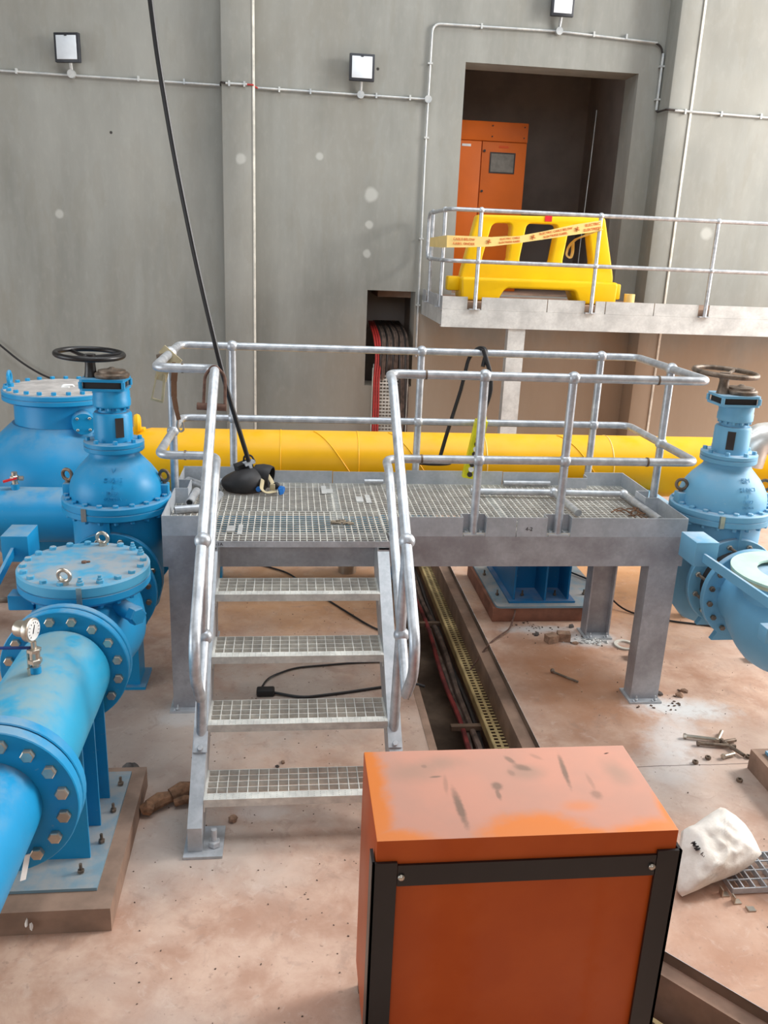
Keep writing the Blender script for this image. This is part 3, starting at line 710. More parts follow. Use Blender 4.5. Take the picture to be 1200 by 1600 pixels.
def build_switchgear():
    C = thing('switch_cabinet', 'tall orange electrical cabinet with a grey display inside the doorway', 'cabinet', (3.3, 7.3, 2.36))
    x0, x1, y0 = 2.50, 3.88, 7.0
    obj('body', B().box(x0, x1, y0+.03, 7.6, 2.36, 4.51, .006), 'orange_deep', C)
    obj('top_panel', B().box(x0, x1, y0+.004, y0+.03, 4.275, 4.51, .004), 'orange_deep', C)
    d = obj('door', B().box(x0+.005, 3.262, y0, y0+.03, 2.46, 4.265, .004), 'orange_deep', C)
    obj('nameplate', B().box(3.0, 3.12, y0-.006, y0, 4.195, 4.225), 'white', d)
    d = obj('door', B().box(3.275, x1-.005, y0, y0+.03, 2.46, 4.265, .004), 'orange_deep', C)
    obj('display', B().box(3.40, 3.715, y0-.004, y0, 3.895, 4.125), 'glassgrey', d)
    f = B().box(3.385, 3.73, y0-.007, y0, 3.88, 3.897); f.box(3.385, 3.73, y0-.007, y0, 4.123, 4.14); f.box(3.385, 3.402, y0-.007, y0, 3.897, 4.123); f.box(3.713, 3.73, y0-.007, y0, 3.897, 4.123)
    obj('display_frame', f, 'darkmetal', d)
    obj('nameplate', B().box(3.50, 3.63, y0-.006, y0, 4.195, 4.222), 'orange', d)
    for z in (4.15, 3.65): obj('lock', B().cyl((3.305, y0, z), (3.305, y0-.02, z), .016, seg=12), 'darkmetal', d)
    b = B()
    for x, z in ((3.40, 4.46), (3.40, 4.33), (3.83, 4.46), (3.83, 4.33)): b.cyl((x, y0+.004, z), (x, y0-.006, z), .009, seg=8)
    obj('screw', b, 'darkmetal', C)
    obj('cable', B().tube([(4.78, 7.0, 4.72), (4.77, 7.0, 4.0), (4.75, 7.0, 3.2), (4.74, 7.0, 2.36)], .006, 6), 'conduit', None, 'thin pale cable hanging down the dark switch room beside the orange cabinet', 'cable')
build_switchgear()
def build_lamps():
    for x0, x1, z0, z1, lab, jx, ya in ((-1.825, -1.53, 4.70, 4.998, 'square black-framed floodlight on the wall left of the pilaster, tilted to face left', -1.70, .25), (1.42, 1.71, 4.70, 4.985, 'square black-framed floodlight on the wall between the pilaster and the doorway', 1.565, 0), (3.73, 4.0, 5.51, 5.84, 'square black-framed floodlight on the wall above the doorway', 3.874, 0)):
        L = thing('floodlight', lab, 'floodlight', ((x0+x1)/2, 6.0, z0), 'floodlights on the back wall')
        yb = 5.86
        obj('housing', B().box(x0, x1, yb, yb+.05, z0, z1, .008).box(x0+.06, x1-.06, yb+.05, 5.99, z0+.06, z1-.06), 'frame', L)
        obj('lens', B().box(x0+.028, x1-.028, yb-.006, yb+.01, z0+.03, z1-.028, .004), 'lens', L)
        if jx < 0: L.rotation_euler.z = -.28
        obj('hinge_lug', B().box((x0+x1)/2-.015, (x0+x1)/2+.015, yb-.012, yb, z1-.036, z1-.012), 'frame', L)
    def saddles(C, pts):
        for (x, y, z), v in pts: obj('saddle', B().box(x-.01, x+.01, y-.02, 5.999 if y > 5.85 else y+.03, z-.028, z+.028) if not v else B().box(x-.028, x+.028, y-.02, 5.999 if y > 5.85 else y+.03, z-.01, z+.01), 'conduit', C)
    zc = 4.597; r = .0135; y = 5.975
    C = thing('wall_conduit', 'galvanised conduit run with round junction box under the left floodlight, left of the pilaster', 'conduit', (-3.5, 5.98, zc), 'wall conduits')
    obj('pipe_run', B().cyl((-7.5, y, 4.61), (-.05, y, 4.58), r, seg=10), 'conduit', C)
    obj('pipe_run', B().cyl((-1.70, y-.0, 4.6), (-1.70, y-.04, 4.72), r*1.4, seg=10), 'conduit', C)
    obj('junction_box', B().cyl((-1.70, 5.998, 4.60), (-1.70, 5.94, 4.60), .045, seg=20), 'conduit', C)
    saddles(C, [((x, y, 4.595), 0) for x in (-3.6, -2.9, -2.3, -.97, -.46)])
    obj('flexible_conduit', B().tube([(-.05, y, 4.58), (-.045, 5.90, 4.59), (-.03, 5.785, 4.585), (.02, 5.785, 4.58)], .011, 8, .03), 'darkmetal', C)
    obj('pipe_run', B().cyl((.02, 5.785, 4.575), (.26, 5.785, 4.577), r, seg=10), 'conduit', C)
    obj('flexible_conduit', B().tube([(.26, 5.785, 4.577), (.33, 5.785, 4.577), (.345, 5.9, 4.575), (.37, y, 4.575)], .010, 8, .03), 'red', C, 'short red flexible piece')
    saddles(C, [((.06, 5.785, 4.575), 0), ((.23, 5.785, 4.577), 0)])
    C = thing('wall_conduit', 'galvanised conduit run framing the doorway with drops and junction boxes', 'conduit', (2.37, 5.98, 4.5), 'wall conduits')
    obj('pipe_run', B().cyl((.36, y, 4.577), (2.365, y, 4.567), r, seg=10), 'conduit', C)
    obj('pipe_run', B().tube([(2.375, y, 1.55), (2.37, y, 2.8), (2.362, y, 3.9), (2.366, y, 4.57), (2.375, y, 5.365), (3.874, y, 5.377), (5.09, y, 5.33)], r, 10, .10), 'conduit', C)
    obj('flexible_conduit', B().tube([(5.06, y, 5.335), (5.15, y, 5.29), (5.175, y, 5.20)], .012, 8, .05), 'darkmetal', C)
    obj('pipe_run', B().cyl((5.172, y-.02, 5.22), (5.172, y-.02, 4.60), r*1.2, seg=10), 'conduit', C)
    obj('flexible_conduit', B().tube([(5.172, y-.02, 4.60), (5.172, y-.06, 4.575), (5.172, 5.64, 4.57), (5.30, 5.64, 4.565)], .012, 8, .04), 'darkmetal', C)
    obj('pipe_run', B().cyl((5.27, 5.64, 4.562), (7.6, 5.64, 4.53), r, seg=10), 'conduit', C)
    for x, z in ((1.565, 4.571), (2.364, 4.567), (3.874, 5.377)): obj('junction_box', B().cyl((x, 5.998, z), (x, 5.94, z), .042, seg=20), 'conduit', C)
    for x, z in ((1.565, 4.571), (3.874, 5.377)): obj('pipe_run', B().cyl((x, y-.01, z+.03), (x, y-.05, z+.14), r*1.3, seg=10), 'conduit', C)
    saddles(C, [((x, y, 4.573), 0) for x in (.62, .98, 1.75, 2.15)]+[((x, y, 5.372), 0) for x in (2.95, 4.3, 4.7)]+[((2.369, y, z), 1) for z in (2.2, 3.0, 4.15, 4.95)]+[((5.172, 5.955, z), 1) for z in (4.72, 5.08)]+[((x, 5.64, 4.555), 0) for x in (5.40, 5.85, 6.35)])
    obj('cable', B().tube([(-3.6, 5.96, 2.35), (-3.149, 5.95, 1.93), (-2.743, 5.93, 1.56), (-2.50, 5.93, 1.345), (-2.232, 5.93, 1.18), (-1.9, 5.93, 1.09), (-1.4, 5.9, 1.03)], .0125, 8, .15), 'cable', None, 'thin black cable sagging along the wall behind the blue vessel at the left edge', 'cable')
build_lamps()
def perforated(x0, x1, z0, z1, y, nx, pz, mat_name, name, parent=None, **kw): 
    b = B(); t = .004; w = (x1-x0)/nx
    for i in range(nx+1): b.box(x0+w*i-w*.14, x0+w*i+w*.14, y, y+t, z0, z1)
    n = int((z1-z0)/pz)
    for j in range(n): b.box(x0, x1, y+.0005, y+t-.0005, z0+j*pz, z0+j*pz+pz*.55)
    return obj(name, b, mat_name, parent, **kw)
def build_riser():
    T = thing('cable_tray', 'white perforated cable tray climbing the back wall to the dark recess', 'cable tray', (2.05, 5.95, .5))
    perforated(1.83, 2.26, -.2, 1.45, 5.93, 10, .045, 'wtray', 'tray_bed', T)
    obj('side_rail', B().box(1.815, 1.822, 5.87, 5.935, -.2, 1.4), 'wtray', T); obj('side_rail', B().box(2.268, 2.275, 5.87, 5.935, -.2, 1.4), 'wtray', T)
    rc = random.Random(3)
    for i, (x, wh) in enumerate(((1.842, 'leftmost'), (1.872, 'middle'), (1.902, 'rightmost'))):
        b = B().tube([(x, 5.90, -.2), (x+.004, 5.90, .9), (x-.006, 5.90, 1.25), (x+.02, 5.90, 1.55), (x-.01, 5.96, 1.78), (x-.02, 6.25, 1.86), (x, 6.9, 1.9)], .014, 8, .12)
        obj('red_cable', b, 'red', None, wh+' red cable of the three on the left side of the wall cable tray', 'cable', 'red cables on the wall tray')
    for i in range(14):
        x = 1.915+i*.026; dx = rc.uniform(-.01, .01); low = i >= 9
        pts = [(x+.03+dx, 5.89, -.2), (x+.03, 5.89, .9), (x+.02, 5.885, 1.2)] if low else [(x+dx, 5.922, 1.30+rc.uniform(-.06, .10)), (x, 5.90, 1.42)]
        pts += [(x+dx, 5.89, 1.60+rc.uniform(-.03, .03)), (x, 6.0, 1.78+rc.uniform(-.03, .04)), (x, 6.35, 1.86), (x, 7.0, 1.9)]
        obj('dark_cable', B().tube(pts, .0155, 8, .1), 'dcable' if i % 3 else 'darkmetal', None, 'dark dusty cable bending from the wall tray into the recess, %s from the left' % ('first', 'second', 'third', 'fourth', 'fifth', 'sixth', 'seventh', 'eighth', 'ninth', 'tenth', 'eleventh', 'twelfth', 'thirteenth', 'last')[i], 'cable', 'dark cables on the wall tray')
    # trench tray
    T = thing('cable_tray', 'cream perforated cable tray running along the floor trench under the platform', 'cable tray', (2.16, 1, -.25))
    b = B(); x0, x1, z = 2.125, 2.225, -.235
    for x in (x0, (x0+x1)/2, x1): b.box(x-.010, x+.010, -1.9, 5.8, z, z+.005)
    for j in range(190): b.box(x0, x1, -1.9+j*.04, -1.9+j*.04+.016, z, z+.004)
    b.box(x0-.012, x0-.008, -1.9, 5.8, z-.06, z+.005)
    obj('tray_bed', b, 'tray', T); 
    for yy in (-1.5, .2, 1.9, 3.6, 5.2): obj('bracket', B().box(1.9, 2.22, yy, yy+.04, z-.10, z-.065), 'trench', T)
    for i, (xx, r, mt, lab) in enumerate(((1.975, .018, 'redcable', 'dull red power cable in the floor trench, farthest from the cream tray'), (2.015, .02, 'dcable', 'brown dusty cable in the floor trench, next to the dull red one'), (2.05, .022, 'dcable', 'middle brown dusty cable in the floor trench'), (2.085, .02, 'darkmetal', 'dark cable in the floor trench, nearest to the cream tray'), (2.03, .02, 'darkmetal', 'lower dark cable in the floor trench under the others'))):
        rr = random.Random(i); zc = -.42 if i == 4 else -.33
        pts = [(xx+rr.uniform(-.022, .022), yy, zc-.03*(i % 2)+rr.uniform(-.02, .02)) for yy in [-1.9+.45*k for k in range(17)]]
        obj('trench_cable', B().tube(pts, r, 8, .2), mt, None, lab, 'cable', 'cables in the floor trench')
    # diagonal tray at the bottom right
    T2 = thing('cable_tray', 'cream perforated tray in the diagonal trench at the bottom right corner', 'cable tray', (2.4, -2.5, -.22))
    n = Vector((-.748, -.664, 0)); d3 = Vector((.664, -.748, 0)); o = Vector((2.30, -1.99, -.21))+n*.17
    b = B(); 
    for k in (0, .05, .10): b.bar(o+n*k+d3*.0, o+n*k+d3*3.6, .022, .004)
    for j in range(90): b.bar(o+d3*(.04*j), o+d3*(.04*j)+n*.10, .018, .0035)
    b.bar(o+n*.112-Vector((0, 0, .03)), o+n*.112+d3*3.6-Vector((0, 0, .03)), .004, .06)
    obj('tray_bed', b, 'tray', T2)
    b = B(); o2 = o+n*.14-Vector((0, 0, .09))
    for k in range(7): b.bar(o2+n*(k*.045), o2+n*(k*.045)+d3*3.4, .018, .004)
    for j in range(80): b.bar(o2+d3*(.042*j), o2+d3*(.042*j)+n*.27, .020, .0035)
    obj('tray_bed', b, 'stone', T2, 'dark lower tray')
build_riser()
#@@PIPEWORK
# ------------------------------------------------------------------ blue valves and pipes
ZP = .86
def flange(name, x, y, z, R, ri, t, mat, parent, nb, br, bmat='steel', side=-1, boltR=.86, ph=.5, bolts=True, h=.022):
    b = B(); 
    if ri: b.pipe((x, y, z), (0, 1, 0), R, ri, t, 56)
    else: b.lathe([(R-.004, 0), (R, .004), (R, t-.004), (R-.004, t)], (x, y, z), (0, 1, 0), 56)
    f = obj(name, b, mat, parent)
    if bolts:
        yo = y if side < 0 else y+t
        bolt_ring('bolt', (x, yo, z), (0, side, 0), R*boltR, nb, br, h, bmat, f, ph)
    return f
def gate_valve(ox, oy, mat, label, wheel, lines, dx=0):
    V = thing('gate_valve', label, 'valve', (ox, oy, 0))
    z = ZP
    b = B().lathe([(.17, .50), (.235, .58), (.265, .70), (.275, .9), (.275, 1.25)], (ox, oy, 0), seg=48)
    b.cyl((ox, oy-.28, z), (ox, oy+.28, z), .205, seg=48)
    b.box(ox-.008, ox+.008, oy-.315, oy-.2, .95, 1.25)
    obj('body', b, mat, V)
    for s in (-1, 1):
        f = flange('flange', ox, oy+s*.29-.022, z, .305, 0, .044, mat, V, 16, .018, bolts=False)
        obj('foot', B().prism([(ox-.20, z-.30), (ox+.20, z-.30), (ox+.13, z-.18), (ox-.13, z-.18)], 'y', oy+s*.29-.02, oy+s*.29+.02), mat, f)
    R = .335
    bf = obj('bonnet_flange', B().lathe([(R-.01, 1.235), (R, 1.243), (R, 1.276), (R-.005, 1.278), (R-.005, 1.284), (R, 1.286), (R, 1.318), (R-.008, 1.326)], (ox, oy, 0), seg=64), mat, V)
    bolt_ring('bolt', (ox, oy, 1.326), (0, 0, 1), R-.03, 20, .0185, .016, mat, bf, .5)
    bolt_ring('bolt', (ox, oy, 1.235), (0, 0, -1), R-.03, 20, .016, .02, mat, bf, .5)
    obj('tag', B().box(ox-.155, ox-.125, oy-.315, oy-.295, 1.24, 1.32), 'steel', bf)
    dome = obj('bonnet', B().lathe([(.285, 1.326), (.285, 1.355), (.283, 1.39), (.272, 1.43), (.25, 1.47), (.222, 1.51), (.185, 1.55), (.158, 1.58), (.148, 1.605), (.15, 1.64)], (ox, oy, 0), seg=64), mat, V)
    tz = 1.545
    for i, s in enumerate(lines):
        zz = (1.535, 1.485, 1.445, 1.41, 1.375)[i]; yy = (.205, .245, .268, .281, .287)[i]; sz = (.04, .035, .032, .034, .026)[i]
        nrm = (.78, .62, .45, .28, .08)[i]
        obj('cast_lettering', text_mesh(s, sz, basis((ox+.03+dx, oy-yy-.001, zz), (1, 0, 0), (0, nrm, 1)), .003), mat, dome)
    for s in (-1, 1):
        obj('eye_lug', B().box(ox+s*.295-.03, ox+s*.295+.03, oy-.04, oy+.04, 1.326, 1.40, .008), mat, V)
        e = obj('eye_bolt', B().torus((ox+s*.298, oy, 1.45), (.5, 1, 0), .034, .011, 24, 8).cyl((ox+s*.298, oy, 1.395), (ox+s*.298, oy, 1.42), .014, seg=10), 'iron', V)
    uf = obj('upper_flange', B().lathe([(.178, 1.62), (.182, 1.625), (.182, 1.648), (.176, 1.65), (.176, 1.654), (.182, 1.656), (.182, 1.676), (.176, 1.68)], (ox, oy, 0), seg=48), mat, V)
    bolt_ring('bolt', (ox, oy, 1.68), (0, 0, 1), .155, 8, .015, .022, mat, uf, .3)
    y_ = obj('yoke', B().lathe([(.116, 1.68), (.116, 1.845), (.108, 1.858), (.07, 1.862)], (ox, oy, 0), seg=40), mat, V)
    a = -1.05 if ox < 1 else -2.1
    for sgn in ((-1,) if True else ()):
        d = Vector((math.cos(a), math.sin(a), 0)); p = Vector((ox, oy, 1.775))+d*.108; u = Vector((-d.y, d.x, 0))
        wb = obj('window', B().obox(p, (.05, .025, .12), Matrix((u, d, Vector((0, 0, 1)))).transposed()), 'darkmetal', y_)
    obj('neck_flange', B().lathe([(.085, 1.858), (.085, 1.90)], (ox, oy, 0), seg=32), mat, V)
    nf = obj('gearbox', B().lathe([(.108, 1.893), (.113, 1.90), (.113, 1.94), (.110, 1.945), (.110, 1.985), (.105, 2.0)], (ox, oy, 0), seg=40), mat, V)
    bolt_ring('bolt', (ox, oy, 1.893), (0, 0, -1), .095, 12, .011, .018, mat, nf)
    cx = ox-.02
    pl = [(cx-.145, oy-.115), (cx+.12, oy-.115), (cx+.13, oy+.09), (cx-.145, oy+.11)]
    obj('gear_cover', B().prism(rounded(pl, .03), 'z', 1.998, 2.012), mat, V); obj('gear_cover', B().prism(rounded(pl, .03), 'z', 2.052, 2.068), mat, V)
    obj('gear_gap', B().prism(rounded([(cx-.13, oy-.10), (cx+.11, oy-.10), (cx+.11, oy+.08), (cx-.13, oy+.09)], .03), 'z', 2.012, 2.052), 'rubber', V)
    b = B()
    for q in pl: b.cyl((q[0]*.94+cx*.06, q[1]*.90+oy*.10, 2.012), (q[0]*.94+cx*.06, q[1]*.90+oy*.10, 2.052), .012, seg=10)
    obj('spacer', b, mat, V)
    dc = obj('indicator_disc', B().lathe([(.10, 2.068), (.104, 2.078), (.104, 2.09), (.096, 2.098), (.082, 2.10), (.082, 2.112), (.06, 2.116), (.03, 2.118), (.012, 2.13)], (ox+.01, oy, 0), seg=40), 'iron', V, 'brown indicator disc')
    wx, wz, wm = ox-.115, 2.205, wheel
    hw = obj('handwheel', B().torus((wx, oy, wz), (.04, -.03, 1), .195, .0165, 56, 12), wm, V)
    obj('hub', B().lathe([(.04, 2.068), (.034, 2.10), (.03, 2.15), (.035, 2.17), (.035, 2.205)], (wx, oy, 0), seg=24), wm, hw)
    for k in range(3):
        a = k*2.094+2.4+(0 if ox < 1 else .5); obj('spoke', B().tube([(wx, oy, wz-.02), (wx+.1*math.cos(a), oy+.1*math.sin(a), wz-.012), (wx+.19*math.cos(a), oy+.19*math.sin(a), wz-.004*math.cos(a))], .012, 8), wm, hw)
    # steel stand under the body
    if ox < 1: obj('stand', B().box(ox-.14, ox+.14, oy-.14, oy+.14, 0, .02).box(ox-.10, ox+.10, oy-.10, oy+.10, .02, .52), mat, V)
    return V
def dismantling(ox, ya, yb, label):
    # coupling: dark sleeve with threaded tie rods between two flanges
    G = thing('pipe_coupling', label, 'pipe coupling', (ox, (ya+yb)/2, ZP-.2))
    obj('sleeve', B().cyl((ox, ya, ZP), (ox, yb, ZP), .225, seg=40), 'darkmetal', G)
    for k in range(12):
        a = 2*PI*(k+.5)/12; x = ox+.262*math.cos(a); z = ZP+.262*math.sin(a)
        rd = obj('tie_rod', B().cyl((x, ya, z), (x, yb, z), .010, seg=8), 'iron', G)
        obj('nut', B().hexp((x, ya+.001, z), (0, 1, 0), .018, .018).hexp((x, yb-.001, z), (0, -1, 0), .018, .018), 'steel', rd)
    return G
def check_valve(ox, oy, mat, label, lid, y_in=-1.0, y_out=-.1):
    V = thing('check_valve', label, 'valve', (ox, oy, 0)); z = ZP
    L = y_out-y_in; m0 = oy
    b = B().lathe([(.205, 0), (.215, .10), (.26, .22), (.295, .36), (.305, L*.5), (.295, L-.36), (.26, L-.22), (.215, L-.10), (.205, L)], (ox, y_in, z), (0, 1, 0), 56)
    b.lathe([(.285, .78), (.275, .95), (.262, 1.0), (.262, 1.12)], (ox, oy, 0), seg=56)
    b.box(ox-.010, ox+.010, oy-.37, oy-.25, 1.02, 1.12)
    obj('body', b, mat, V)
    flange('outlet_flange', ox, y_out-.022, z, .305, 0, .044, mat, V, 16, .018, 'iron', -1)
    obj('foot', B().prism([(ox-.20, z-.31), (ox+.20, z-.31), (ox+.13, z-.18), (ox-.13, z-.18)], 'y', y_out-.02, y_out+.02), mat, V)
    R = .34
    lo = obj('neck_flange', B().lathe([(R-.035, 1.09), (R-.012, 1.10), (R, 1.115), (R, 1.15), (R-.004, 1.152)], (ox, oy, 0), seg=64), mat, V)
    bolt_ring('bolt', (ox, oy, 1.105), (0, 0, -1), R-.045, 20, .016, .03, mat, lo, .5)
    if lid:
        li = obj('lid', B().lathe([(R-.008, 1.152), (R-.008, 1.158), (R, 1.160), (R, 1.205), (R-.010, 1.215), (R-.06, 1.215), (R-.065, 1.2165), (.2, 1.218)], (ox, oy, 0), seg=72), 'lid', V)
        bolt_ring('bolt', (ox, oy, 1.214), (0, 0, 1), R-.035, 20, .0195, .019, 'lid', li, .5, tall=(10, 11, 16, 17))
        for ax_, ay_ in ((ox-.03, oy-R+.05), (ox+.04, oy+R-.06)):
            obj('eye_bolt', B().torus((ax_, ay_, 1.262), (.25, 1, .1), .031, .0105, 24, 10).cyl((ax_, ay_, 1.215), (ax_, ay_, 1.235), .022, seg=12), 'steel', li)
        obj('spigot', B().cyl((ox, oy, 1.217), (ox, oy, 1.228), .014, seg=10).cyl((ox+.02, oy+.01, 1.217), (ox+.02, oy+.01, 1.224), .01, seg=8), 'rust', li)
        obj('tag', B().box(ox+.035, ox+.06, oy-R-.004, oy-R+.004, 1.10, 1.212), 'steel', V)
    else:
        obj('cover_ring', B().pipe((ox, oy, 1.175), (0, 0, 1), R+.012, .205, .014, 64), 'gasket', V, 'pale green protective ring')
        obj('gasket', B().pipe((ox, oy, 1.153), (0, 0, 1), R+.006, .24, .021, 64), 'rim', V, 'cream gasket under the ring')
    pl = obj('plug', B().cyl((ox+.20, oy-.16, 1.04), (ox+.315, oy-.27, 1.03), .045, seg=20), mat, V)
    obj('plug_cap', B().hexp((ox+.29, oy-.25, 1.032), (.7, -.68, 0), .05, .05), mat, pl)
    obj('hinge_block', B().box(ox-.37, ox-.24, oy-.13, oy-.03, 1.0, 1.085, .008) if lid else B().box(ox-.435, ox-.24, oy-.50, oy-.42, .98, 1.07, .008), mat, V)
    if lid: obj('hinge_shaft', B().cyl((ox-.72, oy-.08, 1.04), (ox-.36, oy-.08, 1.04), .016, seg=12), 'iron', V)
    A = obj('lever_arm', B().bar((ox-.44, oy-.32, 1.06), (ox-.44, oy+.30, 1.205), .016, .05, (0, 0, 1)) if lid else B().bar((ox-.44, oy-.62, 1.215), (ox-.44, oy+.26, 1.185), .016, .055, (0, 0, 1)), mat, V)
    obj('counterweight', B().box(ox-.50, ox-.355, oy+.24, oy+.45, 1.13, 1.283, .005), mat, V)
    return V
# left line
XL = -.33
gate_valve(XL, .40, 'blue', 'blue gate valve with large black handwheel left of the platform', 'black', ('V', 'C 12.15', 'B', 'ID 62', 'MATTE A'))
dismantling(XL, -.074, .086, 'dark coupling with tie rods joining the left check valve to the left gate valve')
check_valve(XL, -.54, 'blue', 'blue check valve with bolted round lid and eye bolts, left of the stair', True, -.95, -.1)
def left_pipes():
    P = thing('pipe_spool', 'blue flanged pipe spool on three support plates leading into the left check valve', 'pipe', (XL, -1.5, .135))
    obj('barrel', B().lathe([(.205, 0), (.222, .035), (.222, .90), (.205, .935)], (XL, -1.99, ZP), (0, 1, 0), 64), 'blue_flat', P)
    flange('flange', XL, -1.055, ZP, .305, 0, .05, 'blue', P, 16, .024, 'steel', -1, .85)
    flange('gasket_ring', XL, -1.005, ZP, .297, 0, .012, 'rubber', P, 1, .01, bolts=False)
    flange('flange', XL, -.993, ZP, .305, 0, .045, 'blue', P, 16, .024, bolts=False)
    flange('flange', XL, -2.045, ZP, .31, 0, .055, 'blue', P, 16, .02, 'steel', 1, .85, h=.018)
    for y in (-1.535, -1.305, -1.09):
        obj('support_plate', B().prism([(XL-.18, .136), (XL+.18, .136), (XL+.18, .78), (XL+.215, .84), (XL-.215, .84), (XL-.18, .78)], 'y', y, y+.014), 'blue', P)
    obj('support_web', B().box(XL-.008, XL+.008, -1.521, -1.09, .136, .66), 'blue', P)
    bp = obj('base_plate', B().box(XL-.29, XL+.25, -1.73, -.86, .121, .136), 'plate', P, 'grey-blue dusty base plate')
    for x, y in ((-.17, -1.63), (-.12, -1.43), (-.11, -1.2), (-.115, -.98), (-.52, -1.6), (-.54, -1.2)):
        b = B(); anchor(b, x, y, .136, .8); obj('anchor_bolt', b, 'iron', bp)
    Q = thing('inlet_pipe', 'blue pipe with bolted flange running out of the photo at the left edge', 'pipe', (XL, -3, .6))
    obj('barrel', B().cyl((XL-.01, -3.9, ZP), (XL-.01, -2.11, ZP), .188, seg=64), 'blue', Q)
    flange('flange', XL, -2.11, ZP, .31, 0, .055, 'blue', Q, 16, .026, 'steel', -1, .83)
    obj('gasket_ring', B().lathe([(.302, 0), (.302, .012)], (XL, -2.056, ZP), (0, 1, 0), 56), 'rubber', Q)
    obj('label_strip', B().bar((-.215, -2.14, .66), (-.235, -2.16, .56), .022, .003, (1, -1, 0)), 'white', Q)
    # pressure gauge on its cock
    G = thing('pressure_gauge', 'round steel pressure gauge on a ball valve with a blue lever on the blue spool', 'gauge', (XL, -1.5, 1.075))
    x, y = XL+.005, -1.5
    obj('socket', B().cyl((x, y, 1.07), (x, y, 1.112), .022, seg=16), 'blue', G)
    b = B().cyl((x, y, 1.11), (x, y, 1.135), .014, seg=10).hexp((x, y, 1.13), (0, 0, 1), .03, .02).cyl((x, y, 1.15), (x, y, 1.185), .022, seg=14).hexp((x, y, 1.182), (0, 0, 1), .030, .016).cyl((x, y, 1.195), (x, y, 1.23), .012, seg=10)
    b.box(x-.03, x-.024, y-.01, y+.01, 1.10, 1.19); b.cyl((x-.02, y-.03, 1.085), (x-.02, y-.035, 1.12), .006, seg=8)
    obj('ball_valve', b, 'steel', G)
    obj('lever', B().box(x-.16, x-.015, y-.010, y+.010, 1.196, 1.204, .003), 'navy', G)
    d = Vector((.955, -.296, 0)); c = Vector((x-.012, y, 1.285))
    h = obj('case', B().lathe([(.032, -.06), (.036, -.05), (.036, -.01), (.05, -.008), (.053, 0), (.053, .016), (.046, .02)], c, d, 36), 'steel', G)
    obj('dial', B().lathe([(.044, 0), (.044, .002)], c+d*.020, d, 32), 'white', h)
    u = Vector((.296, .955, 0)); obj('needle', B().bar(c+d*.0235-u*.01-Vector((0, 0, .012)), c+d*.0235+u*.006+Vector((0, 0, .024)), .004, .001, d), 'black', h)
    b = B()
    for k in range(11):
        a = -2.3+k*.46+PI/2; q = u*math.cos(a)+Vector((0, 0, 1))*math.sin(a); b.bar(c+d*.0232+q*.031, c+d*.0232+q*.038, .0025, .001, d)
    obj('scale_marks', b, 'black', h)
left_pipes()
def plinths():
    b = B().prism([(-1.15, -1.84), (-.002, -1.84), (-.01, -.80), (-1.15, -.80)], 'z', 0, .12)
    o = obj('concrete_plinth', b, 'plinth', None, 'low concrete plinth under the blue pipe spool at the left', 'plinth', 'concrete plinths')
    obj('paint_dab', B().blob((-.35, -1.843, .07), (.02, .003, .02), .3, 3, 2, False).blob((-.335, -1.843, .045), (.008, .003, .02), .3, 5, 2, False), 'white', o)
    P = thing('concrete_plinth', 'red-brown concrete plinth with pale top plate behind the trench, under the yellow pipe support', 'plinth', (2.9, 1.8, 0), 'concrete plinths')
    obj('block', B().box(2.415, 3.42, 1.275, 2.30, 0, .122, .004), 'plinth_red', P)
    obj('top_plate', B().prism(rounded([(2.44, 1.265), (3.41, 1.265), (3.41, 2.25), (2.44, 2.25)], .05), 'z', .123, .14), 'plate', P, 'pale dusty steel plate')
    b = B().prism([(3.50, -.80), (4.4, -.80), (4.4, -1.75), (3.50, -1.75)], 'z', 0, .13)
    o = obj('concrete_plinth', b, 'plinth', None, 'concrete plinth with blue steel plate at the right edge near the bolt pile', 'plinth', 'concrete plinths')
    obj('base_plate', B().box(3.56, 4.3, -1.7, -.85, .131, .15), 'blue_r', o)
    S = thing('pipe_support', 'blue ribbed steel support under the yellow pipe', 'pipe support', (2.84, 1.7, .14))
    obj('rib', B().box(2.60, 2.615, 1.37, 2.12, .156, .98), 'blue_dark', S); obj('rib', B().box(2.855, 2.87, 1.34, 2.12, .156, .98), 'blue_dark', S); obj('rib', B().box(3.06, 3.075, 1.37, 2.12, .156, .98), 'blue_dark', S)
    obj('web', B().box(2.615, 3.06, 1.62, 1.635, .156, .98), 'blue_dark', S); obj('base_plate', B().box(2.56, 3.12, 1.33, 2.15, .141, .156), 'blue_dark', S)
    b = B()
    for q in ((2.50, 1.5), (2.49, 1.95), (2.70, 1.45), (2.98, 1.45), (3.25, 1.5), (3.22, 1.95)): anchor(b, q[0], q[1], .14 if not 2.56 < q[0] < 3.12 else .156, .8)
    obj('anchor_bolt', b, 'iron', S)
    H_ = thing('header_pipe', 'large yellow header pipe running across behind the platform', 'pipe', (3, 1.75, .95))
    obj('barrel', B().lathe([(.12, -.47), (.19, -.455), (.235, -.40), (.255, -.32), (.255, 7.2)], (0, 1.75, 1.208), (1, 0, 0), 72), 'yellow', H_)
    for x, mt in ((.69, 'yellow'), (1.30, 'yellow'), (2.33, 'tape'), (3.38, 'tape')): obj('weld_seam', B().torus((x, 1.75, 1.208), (1, 0, .0), .2555, .004, 56, 6), mt, H_)
    for x in (.95, 1.55, 2.95):
        pts = [(x+.35*t_/12, 1.75-.258*math.sin(PI*(.02+t_/12*.62)), 1.208+.258*math.cos(PI*(.02+t_/12*.62))) for t_ in range(13)]
        obj('weld_seam', B().tube(pts, .004, 6), 'yellow', H_)
    obj('cover', B().torus((-.42, 1.74, 1.50), (1, .2, 0), .05, .028, 24, 8).box(-.50, -.36, 1.70, 1.78, 1.40, 1.47, .01), 'yellow', H_)
    return
